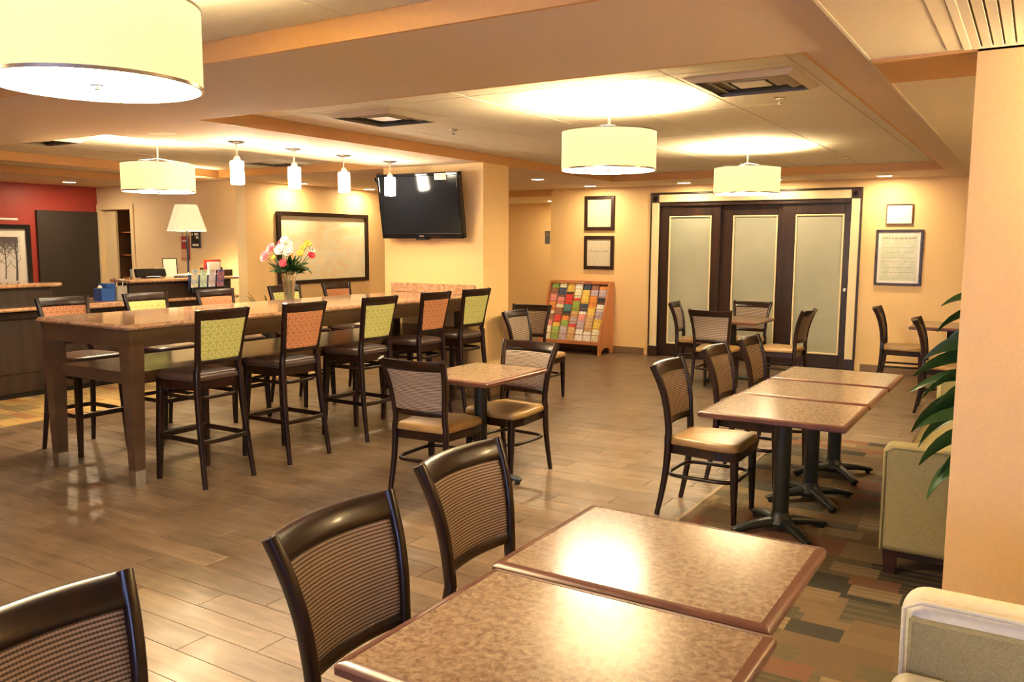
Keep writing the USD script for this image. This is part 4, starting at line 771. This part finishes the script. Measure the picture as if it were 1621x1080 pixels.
drum("drum pendant near the reception counter, left of the bar pendants", -6.50, 4.66, 2.025, TL)
drum("drum pendant out of view behind the camera", -4.7, -.5, 2.06, TL)
BARG = glow("bar_glass_lit", (1, .86, .62), P_BAR)
for k, y in enumerate((4.70, 5.32, 5.94, 6.60)):
    d = thing("bar_pendant", f"white glass cylinder pendant over the bar, {nth[k]} from the left", "ceiling lamp", (-5.54, y, S), group="glass pendants over the bar")
    obj("canopy", lathe([(0, -.02), (.03, -.02), (.07, -.010), (.075, 0), (0, 0)], 24), CHROME, d, 30)
    for q in range(3): a = 2*PI*q/3+.4; obj("canopy_arm", tube([(.02*math.cos(a), .02*math.sin(a), -.018), (.085*math.cos(a), .085*math.sin(a), -.012)], .006, n=6), CHROME, d)
    obj("stem", cyl(.007, -.115, -.015, 10), CHROME, d, 30); obj("socket", lathe([(0, -.155), (.026, -.155), (.03, -.14), (.018, -.115), (0, -.115)], 16), CHROME, d, 30)
    obj("glass_shade", lathe([(0, -.165), (.03, -.160), (.052, -.155), (.055, -.17), (.055, -.33), (.050, -.342), (0, -.342)], 28), BARG, d, 30)
LENS = glow("downlight_lens_lit", (1, .86, .58), 14)
for k, (x, y, z, on, lab) in enumerate(((-5.44, 9.37, S, 1, "recessed downlight beyond the television wall"), (-5.43, 10.83, S, 1, "recessed downlight above the black framed certificates"), (-4.05, 10.84, S, 1, "recessed downlight above the left end of the sliding doors"), (-2.86, 10.84, S, 1, "recessed downlight half behind the drum pendant by the doors"), (-1.58, 10.84, S, 1, "recessed downlight above the wall notices"),
        (-7.0, 12.55, 2.30, 1, "recessed downlight in the side corridor"), (-11.35, 6.74, S, 1, "recessed downlight in front of the red wall"), (-11.35, 5.0, S, 1, "recessed downlight at the left edge before the red wall"), (-5.6, 4.06, S, 0, "unlit recessed downlight above the near end of the bar"), (-8.72, 8.5, S, 1, "recessed downlight washing the left end of the picture wall"), (-8.72, 9.9, S, 1, "recessed downlight washing the right end of the picture wall"))):
    d = thing("downlight", lab, "downlight", (x, y, z), group="recessed downlights")
    obj("trim_ring", lathe([(.075, -.001), (.090, -.004), (.097, 0), (.075, 0), (.075, -.001)], 28), WHITE, d, 30); obj("lens", cyl(.076, -.003, -.001, 28), LENS if on else WALLC, d)
    if on:
        s_ = UsdLux.DiskLight.Define(stage, str(d.GetPath())+"/lamp"); s_.CreateRadiusAttr(.05); s_.CreateIntensityAttr(P_DOWN); s_.CreateColorAttr(Gf.Vec3f(*WARM)); s_.AddTranslateOp().Set(Gf.Vec3d(0, 0, -.008))

SCG = glow("sconce_glass_lit", (1, .76, .42), 40.0)
for sl, sloc, srz in (("warm wall sconce on the pillar outside the view", (.48, 3.70, 1.98), 0), ("warm wall sconce over the far sofa, hidden by the pillar", (XR, 5.4, 1.9), -90)):
    sc_ = thing("wall_sconce", sl, "wall lamp", sloc, srz)
    obj("back_plate", bx(-.05, .05, -.015, 0, -.12, .12, .004), CHROME, sc_)
    obj("glass_shade", lathe([(0, -.09), (.045, -.08), (.06, .09), (.055, .09), (.042, -.07), (0, -.08)], 24).apply_translation([0, -.08, 0]), SCG, sc_, 40)
# ---------------------------------------------------------------- ceiling fittings
THROAT = plain("vent_throat", (.22, .20, .15), .7)
DUSTY = plain("diffuser_grey", (.40, .35, .25), .5)
def diffuser(label, x, y, z, s=.60):
    d = thing("air_diffuser", label, "air vent", (x, y, z), group="square ceiling air diffusers")
    for k, f_ in enumerate((1, .74, .50)):
        a = s/2*f_; b_ = a-.018*f_-.03
        V = np.array([[-a, -a, -.002], [a, -a, -.002], [a, a, -.002], [-a, a, -.002], [-b_, -b_, -.028+.006*k], [b_, -b_, -.028+.006*k], [b_, b_, -.028+.006*k], [-b_, b_, -.028+.006*k]])
        V2 = V+[0, 0, .003]; F = [[i, (i+1) % 4, 4+i] for i in range(4)]+[[(i+1) % 4, 4+(i+1) % 4, 4+i] for i in range(4)]; F2 = [[8+a_, 8+c_, 8+b2] for a_, b2, c_ in F]
        obj("louvre_ring", trimesh.Trimesh(np.vstack([V, V2]), np.array(F+F2), process=False), GRID if k == 0 else DUSTY, d)
    obj("centre_plate", bx(-.09, .09, -.09, .09, -.018, -.012, .003), GRID, d); obj("throat", bx(-s/2+.01, s/2-.01, -s/2+.01, s/2-.01, -.002, 0), THROAT, d)
diffuser("square air diffuser in the ceiling near the bar pendants", -4.02, 4.74, TL); diffuser("square air diffuser right of the middle drum pendant", -1.40, 4.76, TL); diffuser("square air diffuser at the left edge over the reception", -7.55, 4.2, TL); diffuser("square air diffuser behind the bar pendants", -7.35, 6.75, TL)
gr = thing("return_grille", "large slatted return air grille in the bulkhead at the top right", "air vent", (0, 0, ZB))
GRW = plain("grille_white", (.84, .78, .64), .5)
gx0, gx1, gy0, gy1 = -.285, .55, 2.85, 3.66
for q in ((gx0, gx0+.03, gy0, gy1), (gx1-.03, gx1, gy0, gy1), (gx0+.03, gx1-.03, gy0, gy0+.03), (gx0+.03, gx1-.03, gy1-.03, gy1)): obj("frame", bx(*q, -.012, 0, .003), GRW, gr)
obj("backing", bx(gx0+.02, gx1-.02, gy0+.02, gy1-.02, -.0015, 0), plain("grille_dark", (.30, .24, .15), .8), gr)
for k in range(21):
    x = gx0+.045+k*.0365; obj("slat", xf(bx(-.015, .015, gy0+.03, gy1-.03, -.002, .002), (x, 0, -.011), ry=9), GRW, gr)
obj("hinge_strip", bx(gx0-.055, gx0-.003, gy0, gy1, -.006, 0, .002), CREAMC, gr)
for (x, y, z, lab) in ((-1.40, 5.36, TL, "sprinkler head in front of the right air diffuser"), (-4.0, 5.55, TL, "sprinkler head near the bar air diffuser"), (-1.72, 9.2, TL, "sprinkler head above the sliding doors side of the room")):
    d = thing("sprinkler_head", lab, "sprinkler", (x, y, z)); obj("escutcheon", lathe([(0, -.006), (.03, -.006), (.035, 0), (0, 0)], 20), CHROME, d, 30); obj("nozzle", lathe([(0, -.04), (.014, -.04), (.014, -.036), (.005, -.03), (.006, -.006), (0, -.006)], 12), CHROME, d, 30)
sc = thing("security_camera", "small black ceiling camera left of the television", "camera", (-6.65, 7.72, S)); obj("mount", cyl(.02, -.06, 0, 12), BLKP, sc, 30); obj("camera_body", xf(lathe([(0, -.07), (.035, -.07), (.045, -.02), (.045, .06), (0, .07)], 16), (0, 0, -.09), rx=70, rz=35), BLKP, sc, 30)
sw = thing("wall_switch", "small dark plate on the corridor wall beside the brochure rack", "switch", (-7.45, 13.198, 1.70)); obj("plate", bx(-.05, .05, -.012, 0, -.11, .11, .003), GREY, sw); obj("button", bx(-.03, .03, -.016, -.012, .02, .07, .002), BASEM, sw)
stage.GetRootLayer().defaultPrim = "World"
